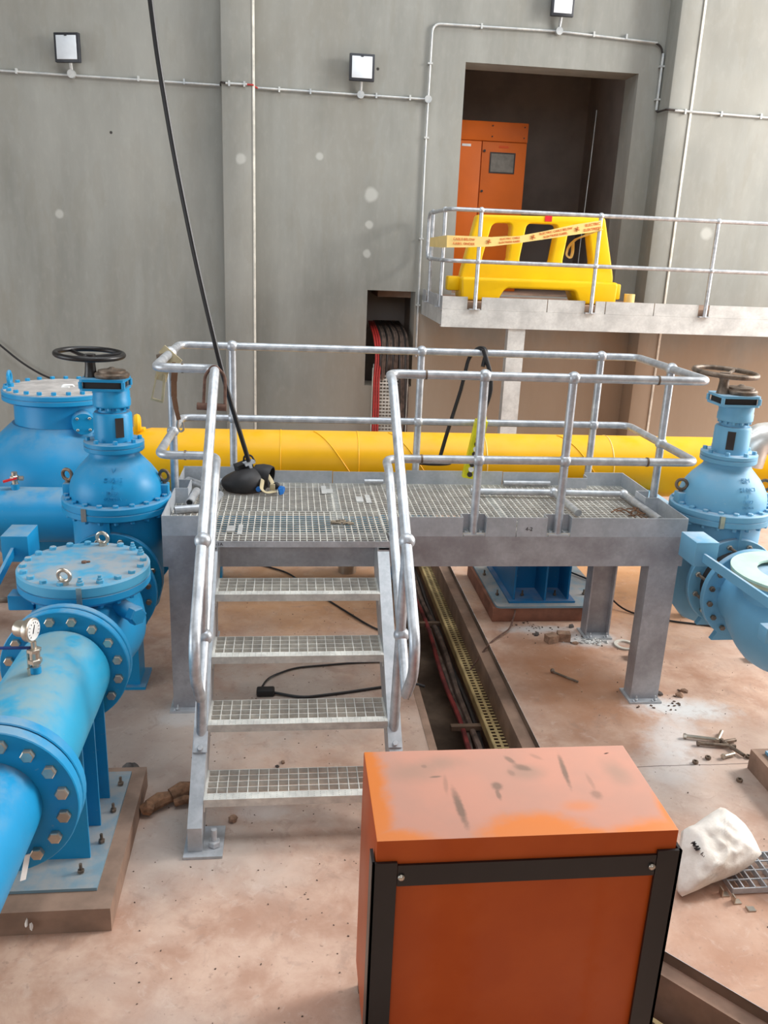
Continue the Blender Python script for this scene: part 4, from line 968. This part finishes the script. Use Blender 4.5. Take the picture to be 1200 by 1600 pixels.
plinths()
def low_pipe():
    P = thing('drain_pipe', 'low blue pipe behind the platform, seen through the landing grating', 'pipe', (.9, 2.25, .38))
    obj('barrel', B().cyl((.0, 2.25, .55), (2.05, 2.25, .55), .125, seg=40), 'blue', P)
    for x in (.0, 2.01): obj('flange', B().cyl((x, 2.25, .55), (x+.04, 2.25, .55), .18, seg=40), 'blue', P)
    for x in (.12, 1.75): obj('stand', B().box(x-.05, x+.05, 2.17, 2.33, 0, .44), 'blue', P)
low_pipe()
def branch_pipes():
    for x, m in ((XL, 'blue'), (3.68, 'blue_r')):
        P = thing('branch_pipe', 'short blue branch pipe joining the %s gate valve to the yellow header' % ('left' if x < 0 else 'right'), 'pipe', (x, 1.1, .6), 'branch pipes')
        y0 = .71 if x < 0 else .63
        obj('barrel', B().lathe([(.205, 0), (.205, 1.75-y0-.26), (.21, 1.75-y0-.2)], (x, y0+.045, ZP), (0, 1, .0), 48), m, P)
        flange('flange', x, y0, ZP, .305, 0, .044, m, P, 16, .018, 'iron', 1)
    # strainer vessel at the left
    V = thing('strainer_vessel', 'large blue vessel with wide neck and bolted grey lid at the left edge', 'vessel', (-1.12, 2.2, 0))
    cx, cy = -1.10, 2.2
    b = B().lathe([(.10, .18), (.35, .22), (.58, .38), (.68, .62), (.70, .85), (.66, 1.08), (.56, 1.26), (.44, 1.37), (.385, 1.42)], (cx, cy, 0), seg=64)
    obj('body', b, 'blue', V)
    obj('neck', B().lathe([(.40, 1.30), (.365, 1.40), (.36, 1.60), (.40, 1.625)], (cx, cy, 0), seg=64), 'blue', V)
    fl = obj('neck_flange', B().lathe([(.42, 1.600), (.445, 1.615), (.445, 1.645), (.438, 1.648), (.438, 1.652), (.445, 1.655), (.445, 1.685), (.43, 1.69)], (cx, cy, 0), seg=72), 'blue', V)
    li = obj('lid', B().lathe([(.43, 1.690), (.43, 1.697), (.40, 1.70), (.2, 1.70)], (cx, cy, 0), seg=72), 'grey_lid', V, 'grey dusty lid')
    bolt_ring('bolt', (cx, cy, 1.692), (0, 0, 1), .41, 24, .02, .03, 'blue', li, .5)
    obj('lid_handle', B().tube([(cx+.02, cy-.02, 1.70), (cx+.03, cy-.02, 1.715), (cx+.10, cy, 1.715), (cx+.11, cy, 1.70)], .008, 8, .01).box(cx+.02, cx+.08, cy-.05, cy-.01, 1.70, 1.706), 'white', li)
    obj('eye_bolt', B().torus((cx-.375, cy-.05, 1.77), (1, .1, 0), .05, .014, 24, 8).cyl((cx-.375, cy-.05, 1.69), (cx-.375, cy-.05, 1.73), .03, seg=12), 'blue', V)
    pt = obj('side_port', B().cyl((cx+.20, cy-.2, 1.49), (cx+.26, cy-.40, 1.475), .085, seg=32), 'blue', V)
    bolt_ring('bolt', (cx+.26, cy-.40, 1.475), (.28, -.95, -.05), .065, 4, .012, .012, 'steel', pt, .5)
    obj('stand', B().cyl((cx, cy, 0), (cx, cy, .2), .3, seg=32), 'blue', V)
    P = thing('side_pipe', 'horizontal blue pipe behind the left gate valve, leading off the left edge', 'pipe', (-2, 1.0, .78))
    obj('barrel', B().lathe([(.19, 0), (.195, .01), (.195, 3.4)], (-.56, 1.02, .985), (-1, 0, 0), 56), 'blue', P)
    st = obj('stand', B().box(-2.2, -1.9, .9, 1.14, 0, .82), 'blue', P)
    K = thing('ball_valve', 'small ball valve with red lever on top of the horizontal blue pipe', 'valve', (-1.14, 1.0, 1.17))
    obj('socket', B().cyl((-1.14, 1.0, 1.165), (-1.14, 1.0, 1.215), .028, seg=16), 'blue', K)
    obj('body', B().cyl((-1.14, 1.0, 1.21), (-1.14, 1.0, 1.25), .02, seg=12).hexp((-1.14, 1.0, 1.245), (0, 0, 1), .03, .03).cyl((-1.14, 1.0, 1.27), (-1.14, 1.0, 1.30), .02, seg=12).hexp((-1.11, 1.0, 1.255), (1, 0, 0), .018, .03), 'steel', K)
    obj('lever', B().bar((-1.12, .985, 1.262), (-1.205, .96, 1.24), .028, .012), 'redbright', K)
branch_pipes()
XR = 3.68
gate_valve(XR, .32, 'blue_r', 'faded blue gate valve with brown handwheel at the right edge behind the platform', 'iron', ('ZM', '21 MCI', '1', '1622', '10x0x6'), -.0)
dismantling(XR, -.154, .006, 'dark coupling with tie rods joining the right check valve to the right gate valve')
check_valve(XR, -.62, 'blue_r', 'faded blue check valve with a pale green ring on its open top', False, -1.05, -.18)
#@@PROPS
# ------------------------------------------------------------------ foreground cabinet
def fg_cabinet():
    C = thing('electrical_cabinet', 'orange steel cabinet with dusty top and black angle frame in the foreground', 'cabinet', (1.54, -2.44, 0))
    x0, x1, y0, y1, z1 = 1.038, 2.042, -2.685, -2.188, 1.1
    obj('shell', B().box(x0, x1, y0, y1, .12, z1, .004), 'orange_top', C)
    fz = z1-.075
    F = obj('frame', B().box(x0-.012, x0+.068, y0-.014, y0-.004, 0, fz).box(x0-.014, x0-.004, y0-.014, y0+.06, 0, fz).box(x1-.068, x1+.016, y0-.014, y0-.004, 0, fz+.005).box(x1+.006, x1+.016, y0-.014, y0+.06, 0, fz+.005)
            .box(x0, x1, y0-.004, y0+.05, .06, .118).box(x0+.01, x1-.01, y1-.05, y1, .06, .118)
            .box(x0+.01, x0+.05, y1-.05, y1-.01, 0, .06).box(x1-.05, x1-.01, y1-.05, y1-.01, -.62, .06), 'black', C)
    obj('cross_bar', B().box(x0+.07, x1-.07, y0-.012, y0-.003, fz-.092, fz-.012), 'black', C)
    for x, z in ((x0+.082, fz-.055), (x1-.082, fz-.055)): obj('bolt', B().sphere((x, y0-.016, z), .012, (1, .7, 1), 12, 8), 'steel', C)
fg_cabinet()

# ------------------------------------------------------------------ things on the platform
ZD = 1.207
def props_platform():
    def offcut(p, q, r, lab):
        p, q = Vector(p), Vector(q); d = (q-p); L = d.length
        return obj('pipe_offcut', B().pipe(p, d, r, r*.75, L, 20), 'rail', None, lab, 'pipe offcut', 'pipe offcuts on the platform')
    r = .0265; z = ZD+r
    offcut((.03, .36, z), (.23, .42, z), r, 'short galvanised pipe offcut lying across the front left corner of the deck')
    offcut((.105, .52, z), (.125, .80, z), r, 'pipe offcut pointing at the viewer in the left corner of the deck')
    offcut((.035, 1.07, z), (.27, .80, z), r, 'longer slanting pipe offcut at the back left corner of the deck')
    offcut((.26, .50, z), (.29, .72, z), r*.9, 'pipe offcut mostly hidden behind the left stair rail')
    offcut((.13, 1.09, z+.002), (.30, 1.03, z+.002), r*.9, 'flattened pipe offcut at the very back left corner of the deck')
    offcut((1.31, D-.045, z), (1.45, D-.045, z), .017, 'small pipe offcut against the back toe plate near the stair rail')
    offcut((2.36, D-.05, z), (2.72, D-.05, z), .019, 'long thin pipe offcut along the back toe plate at the right')
    T = thing('spare_rail_section', 'loose branched section of galvanised handrail lying on the right end of the deck', 'handrail section', (2.7, .75, ZD))
    z = ZD+.042
    obj('rail_tube', B().tube([(2.05, .80, z), (2.655, .79, z), (3.17, .76, z), (3.19, .16, z)], .024, 12, .02), 'rail', T)
    obj('rail_tube', B().cyl((2.66, .79, z), (2.68, .30, z), .024, seg=12), 'rail', T)
    obj('tee_joint', B().sphere((2.655, .79, z), .036), 'rail', T); obj('tee_joint', B().sphere((3.17, .76, z), .036), 'rail', T)
    for x, y, wx, wy, l in ((.405, .06, .05, .10, 'wider of the two flat steel plates on the landing grating'), (.462, .04, .028, .18, 'narrow flat steel strip on the landing grating'),
                         (1.005, .93, .035, .20, 'narrow steel strip on the deck right of the welding mask'), (1.045, .90, .045, .10, 'small steel plate touching the strip right of the welding mask'),
                         (1.245, .70, .05, .12, 'small steel plate on the deck left of the right stair rail'), (1.305, .71, .035, .19, 'narrow steel strip beside the right stair rail')):
        obj('steel_strip', B().box(x-wx/2, x+wx/2, y-wy/2, y+wy/2, ZD+.0005, ZD+.007), 'white_steel', None, l, 'steel strip', 'flat steel strips on the deck')
    b = B()
    for i in range(14): b.blob((1.09+random.uniform(-.06, .06), .19+random.uniform(-.03, .03), ZD+.008), (.022, .016, .009), .3, i, 1)
    obj('mortar_lump', b, 'mortar', None, 'crumbled lump of dried mortar on the landing grating', 'mortar')
    b = B()
    for i in range(12):
        a = random.uniform(0, 6); c = Vector((3.14+random.uniform(-.1, .06), .36+random.uniform(-.12, .12), ZD+.012)); b.tube([c, c+Vector((math.cos(a)*.06, math.sin(a)*.06, .02)), c+Vector((math.cos(a+.4)*.11, math.sin(a+.4)*.11, .01))], .004, 6)
    obj('wood_shavings', b, 'brown', None, 'tangle of brown shavings in the right front corner of the deck', 'shavings')
    # welding mask
    K = thing('welding_mask', 'black welding mask with cream headband lying on the platform deck', 'welding mask', (.47, .93, ZD))
    b = B(); bm = b.bm; b.sphere((.445, .93, ZD+.06), 1, (.165, .13, .10), 36, 22)
    for v in bm.verts:
        x = (v.co.x-.28)/.33
        if v.co.z > ZD+.06: v.co.z = ZD+.06+(v.co.z-ZD-.06)*(.62+.75*max(0, min(1, x)))
        if x > .75: v.co.x = .28+.33*(.75+(x-.75)*1.1)
        v.co.y -= .02*math.sin(x*3)
        if v.co.z < ZD+.003: v.co.z = ZD+.003
    obj('shell', b, 'maskblack', K, ang=60)
    obj('hood', B().lathe([(.066, 0), (.080, .05), (.082, .10), (.076, .125), (.068, .125), (.066, .02)], (.515, .95, ZD+.115), (1, -.32, -.12), 30), 'maskblack', K)
    rm = Matrix.Rotation(.45, 3, 'Z') @ Matrix.Rotation(-.25, 3, 'Y')
    obj('lens_box', B().obox((.44, .965, ZD+.15), (.115, .08, .085), rm), 'rubber', K)
    obj('lens_cover', B().obox((.475, .945, ZD+.195), (.075, .055, .02), rm).obox((.49, .915, ZD+.165), (.02, .02, .04), rm), 'toe', K)
    obj('clip', B().tube([(.435, .99, ZD+.185), (.44, .99, ZD+.235), (.49, .985, ZD+.24), (.515, .98, ZD+.195)], .007, 8, .02), 'rubber', K)
    obj('headband', B().tube([(.60, .90, ZD+.13), (.635, .87, ZD+.085), (.655, .84, ZD+.04)], .019, 8, .02, flat=.005).tube([(.665, .80, ZD+.028), (.60, .765, ZD+.026), (.565, .79, ZD+.045), (.575, .84, ZD+.10)], .020, 8, .03, flat=.006).box(.625, .66, .81, .83, ZD+.03, ZD+.075, .004), 'cream', K)
    obj('ear_pad', B().sphere((.668, .845, ZD+.055), .026, (1, .8, 1), 14, 10), 'rubber', K)
    obj('adjuster', B().cyl((.695, .83, ZD+.035), (.715, .815, ZD+.035), .026, seg=10).obox((.70, .80, ZD+.03), (.03, .02, .045), rm), 'bluep', K)
    obj('adjuster', B().cyl((.548, .80, ZD+.045), (.546, .785, ZD+.045), .018, seg=12), 'bluep', K)
    # hanging cable
    pts = [(-.62, .9, 8.9), (-.16, .9, 5.2), (-.035, .9, 4.20), (.0, .9, 3.85), (.075, .9, 3.33), (.20, .9, 2.67), (.35, .9, 1.98), (.455, .92, 1.46)]
    import itertools
    q = []
    for p in pts:
        q.append(p)
    C = obj('hanging_cable', B().tube([(-.64, .80, 9.2), (-.20, .80, 5.6), (-.07, .80, 4.28), (-.035, .80, 3.92), (.045, .80, 3.37), (.168, .80, 2.70), (.325, .80, 1.99), (.475, .92, 1.42)], .0165, 10, .3), 'cable', None, 'thick black cable hanging from above down to the welding mask', 'cable')
    # pendant control
    P = thing('pendant_control', 'yellow crane pendant control with round push buttons leaning behind a front rail post', 'pendant control', (2.12, .95, 1.25))
    a, c = Vector((2.16, 1.04, 1.80)), Vector((2.075, 1.04, 1.285)); ax = (c-a).normalized()
    x = Vector((1, 0, 0)); x = (x-ax*x.dot(ax)).normalized(); nrm = ax.cross(x); mt = Matrix((x, ax, nrm)).transposed()
    if nrm.y > 0: nrm = -nrm
    bd = B().obox(a.lerp(c, .58), (.088, (c-a).length*.84, .055), mt); obj('body', bd, 'pendant', P)
    obj('neck', B().tube([a, a.lerp(c, .1), a.lerp(c, .18)], [.012, .03, .042], 12), 'pendant', P)
    for k, m in enumerate(('redbright', 'gasket', 'rust', 'darkmetal', 'white', 'darkmetal', 'white', 'darkmetal', 'white', 'darkmetal')):
        p = a.lerp(c, .27+k*.074)+nrm*.028; obj('button', B().cyl(p, p+nrm*.014, .019, seg=16), m, P)
    obj('pendant_cable', B().tube([(2.13, 1.06, 2.10), (2.16, 1.10, 2.22), (2.12, 1.19, 2.225), (2.06, 1.22, 2.15), (2.02, 1.24, 1.9), (1.93, 1.24, 1.55), (1.89, 1.25, 1.36)], .015, 10, .06), 'cable', None, 'black cable looped over the back top rail and dropping behind the platform', 'cable')
    obj('pendant_cable', B().tube([(2.13, 1.075, 2.22), (2.19, 1.05, 2.05), (2.20, 1.04, 1.93), (2.165, 1.04, 1.80)], .016, 10, .05), 'cable', None, 'short black cable from the top rail down to the yellow pendant control', 'cable')
    obj('cable_coil', B().torus((1.86, 1.33, 1.325), (0, .15, 1), .13, .014, 40, 8), 'darkmetal', None, 'coil of dark cable lying behind the back toe plate on the yellow pipe side', 'cable') 
    # ratchet strap
    K = thing('ratchet_strap', 'ratchet strap with cream buckle and brown webbing hanging on the left corner post', 'ratchet strap', (-.02, .62, 2.1))
    obj('buckle', B().bar((-.02, .64, 2.19), (-.065, .62, 2.02), .075, .018, (0, -1, 0)).bar((-.05, .63, 2.22), (.06, .60, 2.13), .06, .012, (0, -1, 0)), 'cream', K)
    obj('ratchet_drum', B().cyl((-.075, .60, 2.16), (-.03, .60, 2.17), .028, seg=14), 'iron', K)
    b = B().bar((-.085, .61, 2.06), (-.12, .60, 1.91), .010, .012, (0, -1, 0)); b.bar((-.035, .61, 2.06), (-.055, .60, 1.89), .016, .012, (0, -1, 0)); b.bar((-.125, .60, 1.905), (-.05, .60, 1.885), .014, .02, (0, -1, 0))
    obj('handle', b, 'cream', K)
    b = B()
    wp = [(.035, .60, 2.14), (.022, .60, 2.02), (.020, .60, 1.92), (.03, .60, 1.84), (.045, .60, 1.77)]
    for i_ in range(4): b.bar(wp[i_], wp[i_+1], .040-.004*i_, .004, (.2, -1, 0))
    obj('webbing', b, 'brown', K)
    obj('hook', B().tube([(.04, .62, 1.78), (.028, .62, 1.72), (.05, .62, 1.685), (.072, .62, 1.70), (.066, .62, 1.75)], .007, 8, .02), 'steel', K)
    K = thing('clamp', 'rusty U-shaped clamp with a bar hung over the left stair rail', 'clamp', (.33, -.06, 2.0))
    b = B().tube([(.272, -.075, 2.0), (.283, -.075, 2.165), (.335, -.075, 2.228), (.395, -.075, 2.165), (.392, -.075, 2.0)], .009, 8, .03)
    obj('bow', b, 'rust', K); obj('cross_pin', B().cyl((.235, -.075, 1.99), (.40, -.075, 1.985), .021, seg=14), 'rust', K)
props_platform()
def props_floor():
    rr = random.Random(11)
    # sack
    def sack(c, size, rz, rx, lab, seed):
        bm = bmesh.new(); bmesh.ops.create_uvsphere(bm, u_segments=40, v_segments=24, radius=1)
        r = random.Random(seed); ph = [r.uniform(0, 6) for _ in range(6)]
        for v in bm.verts:
            x, y, z = v.co; sg = lambda t_, e: math.copysign(abs(t_)**e, t_)
            x, y = sg(x, .62), sg(y, .62); x *= 1+.10*math.sin(3*y+ph[0]); y *= (1+.22*x)*(1+.06*math.sin(5*x+ph[1]))
            z = z*(1+.18*math.sin(3.1*x+ph[2])*math.sin(2.7*y+ph[3]))+.05*math.sin(9*x+ph[4]+4*y)+.04*math.sin(13*y+ph[5]-5*x)
            v.co = Vector((x*size[0], y*size[1], z*size[2]))
        m = Matrix.Translation(c) @ Matrix.Rotation(rz, 4, 'Z') @ Matrix.Rotation(rx, 4, 'X'); bmesh.ops.transform(bm, matrix=m, verts=bm.verts)
        for v in bm.verts:
            if v.co.z < .003: v.co.z = .003+.02*min(0, v.co.z)*0
        return obj('sack', bm, 'sack', None, lab, 'sack', 'white sacks', ang=70)
    A = Vector((2.6, -1.81, .045)); U = Vector((.9724, .2334, 0)); Vv = Vector((-.1633, .6804, .7144)); N = Vector((.1667, -.6947, .6997))
    ol = [(.389, .316), (.44, .272), (.485, .221), (.502, .17), (.511, .125), (.514, .064), (.43, .028), (.345, .007), (.26, .0), (.186, -.005), (.10, -.018), (.009, -.027), (-.004, .004), (.03, .07), (.071, .147), (.105, .20), (.139, .254), (.175, .262), (.209, .265), (.27, .285), (.33, .302)]
    q = [];
    for i in range(len(ol)):
        a_, b_ = Vector(ol[i]), Vector(ol[(i+1) % len(ol)]); q += [a_, a_.lerp(b_, .5)]
    cen = Vector((.27, .14)); bm = bmesh.new(); rr2 = random.Random(5)
    from mathutils import noise as mn
    def pt(p2, sc, side):
        p = cen+(p2-cen)*sc; th = .105*math.sqrt(max(0, 1-sc**2.6))*side
        w3 = Vector((p.x*7, p.y*7, side*2)); cr = mn.noise(w3)*.022+abs(mn.noise(w3*2.3))*.024*-1+mn.noise(w3*5)*.006
        return A+U*p.x+Vv*p.y+N*(th+cr*side*min(1, (1-sc)*5+.05))
    for side in (1, -1):
        ring = [[bm.verts.new(pt(p, k/16, side)) for p in q] for k in range(1, 17)]; c0 = bm.verts.new(pt(cen, 0, side))
        for i in range(len(q)):
            j = (i+1) % len(q); bm.faces.new((c0, ring[0][i], ring[0][j]))
            for k in range(15): bm.faces.new((ring[k][i], ring[k+1][i], ring[k+1][j], ring[k][j]))
    for v in bm.verts:
        if v.co.z < .004: v.co.z = .004
    bmesh.ops.remove_doubles(bm, verts=bm.verts, dist=.0005)
    s = obj('sack', bm, 'sack', None, 'crumpled white woven sack with handwriting beside the orange foreground cabinet', 'sack', 'white sacks', ang=70)
    obj('handwriting', text_mesh('M-25  1.19', .021, basis((2.712, -1.733, .205), (.055, -.057, -.066), (.10, .06, .03)), .012), 'ink', s)
    sack(Vector((3.30, -1.72, .09)), (.17, .13, .09), .2, 0, 'second white sack cut off by the right edge of the photo', 9)
    g = grating(2.88, 3.40, -1.80, -1.56, .035, .055, .03, .006, .006)
    obj('loose_grating', g, 'galv', None, 'small loose piece of steel grating half under the white sacks', 'grating')
    # steel clips by the sack
    for i, (x, y, l) in enumerate(((2.84, -1.80, 'small bent steel clip on the floor by the sack, nearest to the cabinet'), (2.875, -1.85, 'middle of the small bent steel clips by the sack'), (2.92, -1.90, 'small square steel plate by the loose grating'))):
        b = B().box(x-.02, x+.02, y-.015, y+.015, .001, .006); b.box(x-.02, x-.015, y-.015, y+.015, .006, .04 if i < 2 else .012); obj('steel_clip', b, 'steel', None, l, 'steel clip', 'steel clips by the sack')
    obj('steel_offcut', B().bar((2.98, -2.27, .012), (3.10, -2.42, .012), .03, .02), 'iron', None, 'small dark steel offcut on the floor at the bottom right edge', 'steel offcut')
    # pile of bolts
    for i, (x, y, a, L) in enumerate(((3.36, -.50, -.25, .20), (3.42, -.58, -.2, .22), (3.485, -.48, .9, .12), (3.50, -.62, -1.2, .17), (3.44, -.69, .3, .08), (3.52, -.54, .2, .09))):
        c = Vector((x, y, .018)); d = Vector((math.cos(a), math.sin(a), 0)); b = B().cyl(c-d*L/2, c+d*L/2, .012, seg=10).hexp(c-d*L/2, -d, .017, .016)
        obj('loose_bolt', b, 'iron' if i % 2 else 'steel', None, ('longest anchor bolt of the heap by the right plinth, at its far left', 'long dark anchor bolt lying just in front of the longest one', 'short bolt standing off the back of the bolt heap', 'dark bolt of the heap that points at the viewer', 'shortest bolt, lying at the front of the bolt heap', 'short dark bolt in the middle of the bolt heap')[i], 'bolt', 'loose bolts heaped by the right plinth')
    for i, (x, y) in enumerate(((3.20, -.74), (3.30, -.70), (3.38, -.93), (3.56, -.70))):
        obj('loose_nut', B().pipe((x, y, .002), (0, 0, 1), .018, .010, .016, 6), 'iron', None, 'loose steel nut on the floor by the bolt heap, '+('the farthest left', 'just left of the heap', 'nearest to the sack', 'touching the right plinth')[i], 'nut', 'loose nuts by the bolt heap')
    # bricks, washer ring, rod, angle bits
    obj('brick', B().obox((2.80, .90, .032), (.09, .07, .06), Matrix.Rotation(.3, 3, 'Z')), 'brick', None, 'left half of the broken brick on the floor under the platform', 'brick', 'broken brick pieces')
    obj('brick', B().obox((2.905, .925, .035), (.10, .07, .066), Matrix.Rotation(-.15, 3, 'Z')), 'brick', None, 'right half of the broken brick on the floor under the platform', 'brick', 'broken brick pieces')
    obj('washer_ring', B().pipe((3.37, .82, .001), (0, 0, 1), .085, .060, .012, 40), 'wtray', None, 'pale flat ring lying on the floor between the platform legs', 'ring')
    obj('steel_rod', B().cyl((2.66, .405, .01), (2.80, .25, .01), .008, seg=8).sphere((2.66, .405, .018), .017, seg=10, rg=8), 'iron', None, 'short steel rod with a pale head on the floor under the platform', 'rod')
    for x, y, s, l in ((3.33, .585, .1, 'small steel angle on the floor behind the right front leg'), (4.24, .52, .16, 'steel angle bracket on the floor below the right check valve')):
        obj('angle_bracket', B().box(x, x+s, y-.02, y-.014, .001, .02).box(x, x+.006, y-.014, y+.07, .001, .05).box(x, x+s, y-.014, y+.07, .001, .006), 'rust', None, l, 'bracket', 'steel angle brackets on the floor')
    b = B().lathe([(.045, 0), (.055, .12)], (4.12, 1.36, 0), seg=16); obj('plastic_cup', b, 'sack', None, 'crumpled pale plastic cup on the floor behind the platform at the right', 'cup')
    # brown glove, stones
    G = B(); 
    for p0, p1, r0 in (((.03, -1.03, .03), (.14, -.96, .04), .038), ((.14, -.96, .04), (.25, -.90, .045), .045), ((.16, -1.0, .03), (.27, -.98, .03), .022), ((.05, -1.05, .03), (-.0, -1.06, .035), .034)):
        p0, p1 = Vector(p0), Vector(p1); G.tube([p0, p0.lerp(p1, .5)+Vector((0, 0, .012)), p1], [r0, r0*1.12, r0*.8], 10)
    obj('glove', G, 'glove', None, 'crumpled brown leather glove on the floor behind the stair foot', 'glove')
    obj('stone', B().blob((-.115, -.70, .03), (.055, .045, .045), .08, 2, 3), 'stone', None, 'round dark stone on the floor by the left plinth corner', 'stone', 'stones')
    obj('stone', B().blob((.475, -1.13, .015), (.025, .022, .02), .15, 5, 2), 'brick', None, 'small brown stone on the floor under the lowest tread', 'stone', 'stones')
    # extension lead and plug
    L = thing('extension_lead', 'black extension lead with plug lying on the floor under the stair', 'cable', (.62, .17, 0))
    obj('plug', B().box(.55, .67, .13, .20, .001, .05, .012), 'rubber', L)
    obj('lead', B().tube([(.67, .165, .015), (.85, .10, .01), (1.15, .16, .01), (1.5, .25, .01), (1.62, .27, .012), (1.70, .24, .0)], .010, 8, .08), 'cable', L)
    obj('lead', B().tube([(.57, .19, .02), (.62, .38, .012), (.80, .52, .01), (1.2, .58, .01), (1.6, .60, .012), (1.72, .60, -.02)], .007, 8, .08), 'cable', L)
    obj('floor_cable', B().tube([(.5, 2.55, .01), (.75, 2.35, .01), (1.1, 1.7, .01), (1.4, 1.2, .01), (1.62, .95, .012), (1.72, .8, -.02)], .008, 8, .1), 'cable', None, 'thin black cable running across the floor under the platform towards the trench', 'cable')
    obj('floor_cable', B().tube([(2.62, 1.47, .16), (2.60, 1.26, .10), (2.52, 1.1, .02), (2.33, .9, .015), (2.25, .85, -.05), (2.15, .8, -.18)], .007, 8, .05), 'rust', None, 'thin brown cable drooping from the plinth into the trench', 'cable')
    obj('floor_cable', B().tube([(3.2, 2.1, .16), (3.45, 1.75, .15), (3.6, 1.45, .01), (3.9, 1.25, .01), (4.3, 1.12, .01), (4.9, .6, .01), (5.2, .2, .01)], .008, 8, .12), 'cable', None, 'thin black cable curving over the floor behind the right platform leg', 'cable')
    # silver wrapped elbow at the right edge
    E_ = thing('wrapped_pipe', 'silver foil wrapped pipe bend behind the right gate valve', 'pipe', (4.6, 1.6, 0))
    obj('bend', B().tube([(4.27, 1.1, 1.40), (4.30, 1.1, 1.60), (4.75, 1.1, 1.62), (5.6, 1.1, 1.62), (5.6, 1.1, 0)], .125, 24, .2), 'foil', E_)
    obj('band', B().torus((4.62, 1.1, 1.615), (1, 0, 0), .128, .012, 32, 8), 'iron', E_)
    obj('paint_tin', B().lathe([(.085, 0), (.085, .17)], (1.30, 2.40, 0), seg=24), 'steel', None, 'battered tin standing on the floor under the platform', 'tin')
    # grit scattered on the floor
    b = B()
    for i in range(420):
        if i < 300: x, y = rr.uniform(-.0, 1.6), rr.uniform(-2.4, 2.2)
        else: x, y = rr.uniform(2.35, 4.2), rr.uniform(-2.2, 1.3)
        s = rr.uniform(.0015, .004); b.blob((x, y, s*.5), (s*1.5, s, s*.8), .3, i, 1)
    for i in range(90):
        x, y = rr.choice(((3.30, -.05), (3.12, .92), (2.75, 1.12))); x += rr.gauss(0, .10); y += rr.gauss(0, .06); s = rr.uniform(.003, .009); b.blob((x, y, s*.4), (s*1.4, s, s*.7), .3, i, 1)
    obj('grit', b, 'grit', None, 'fine grit and crumbs scattered over the floor', 'grit', kind='stuff')
    for i, (x, y, s) in enumerate(((3.46, .04, .022), (3.33, .07, .018), (3.52, .10, .02), (3.05, 1.16, .02), (3.3, 1.1, .024), (2.72, 1.02, .018), (2.98, .86, .018), (3.42, .45, .014), (1.25, -1.0, .012), (1.22, -.98, .016), (.73, -.62, .012), (.70, -.66, .010))):
        obj('debris_chip', B().blob((x, y, s*.5), (s*1.5, s, s*.9), .3, i+50, 1), 'stone' if i % 2 else 'brick', None, 'small chip of debris on the floor '+('just behind the right front leg', 'at the left rear of the right front leg', 'to the right of the right front leg', 'left behind the foot of the back leg', 'right behind the foot of the back leg', 'by the broken brick', 'in front of the back leg', 'between the right leg and the valve', 'under the second tread, the right one of two', 'under the second tread, the left one of two', 'under the third tread, the right one of two', 'under the third tread, the left one of two')[i], 'debris', 'debris chips on the floor')
    # pale crumbled grout under the right back leg
    b = B()
    for i in range(60): 
        x, y = 3.12+rr.gauss(0, .07), .90+rr.gauss(0, .035); s = rr.uniform(.006, .016); b.blob((x, y, s*.4), (s*1.3, s, s*.7), .3, i, 1)
    obj('grout_crumbs', b, 'white_steel', None, 'pale crumbled grout heaped at the foot of the back platform leg', 'grout', kind='stuff')
props_floor()
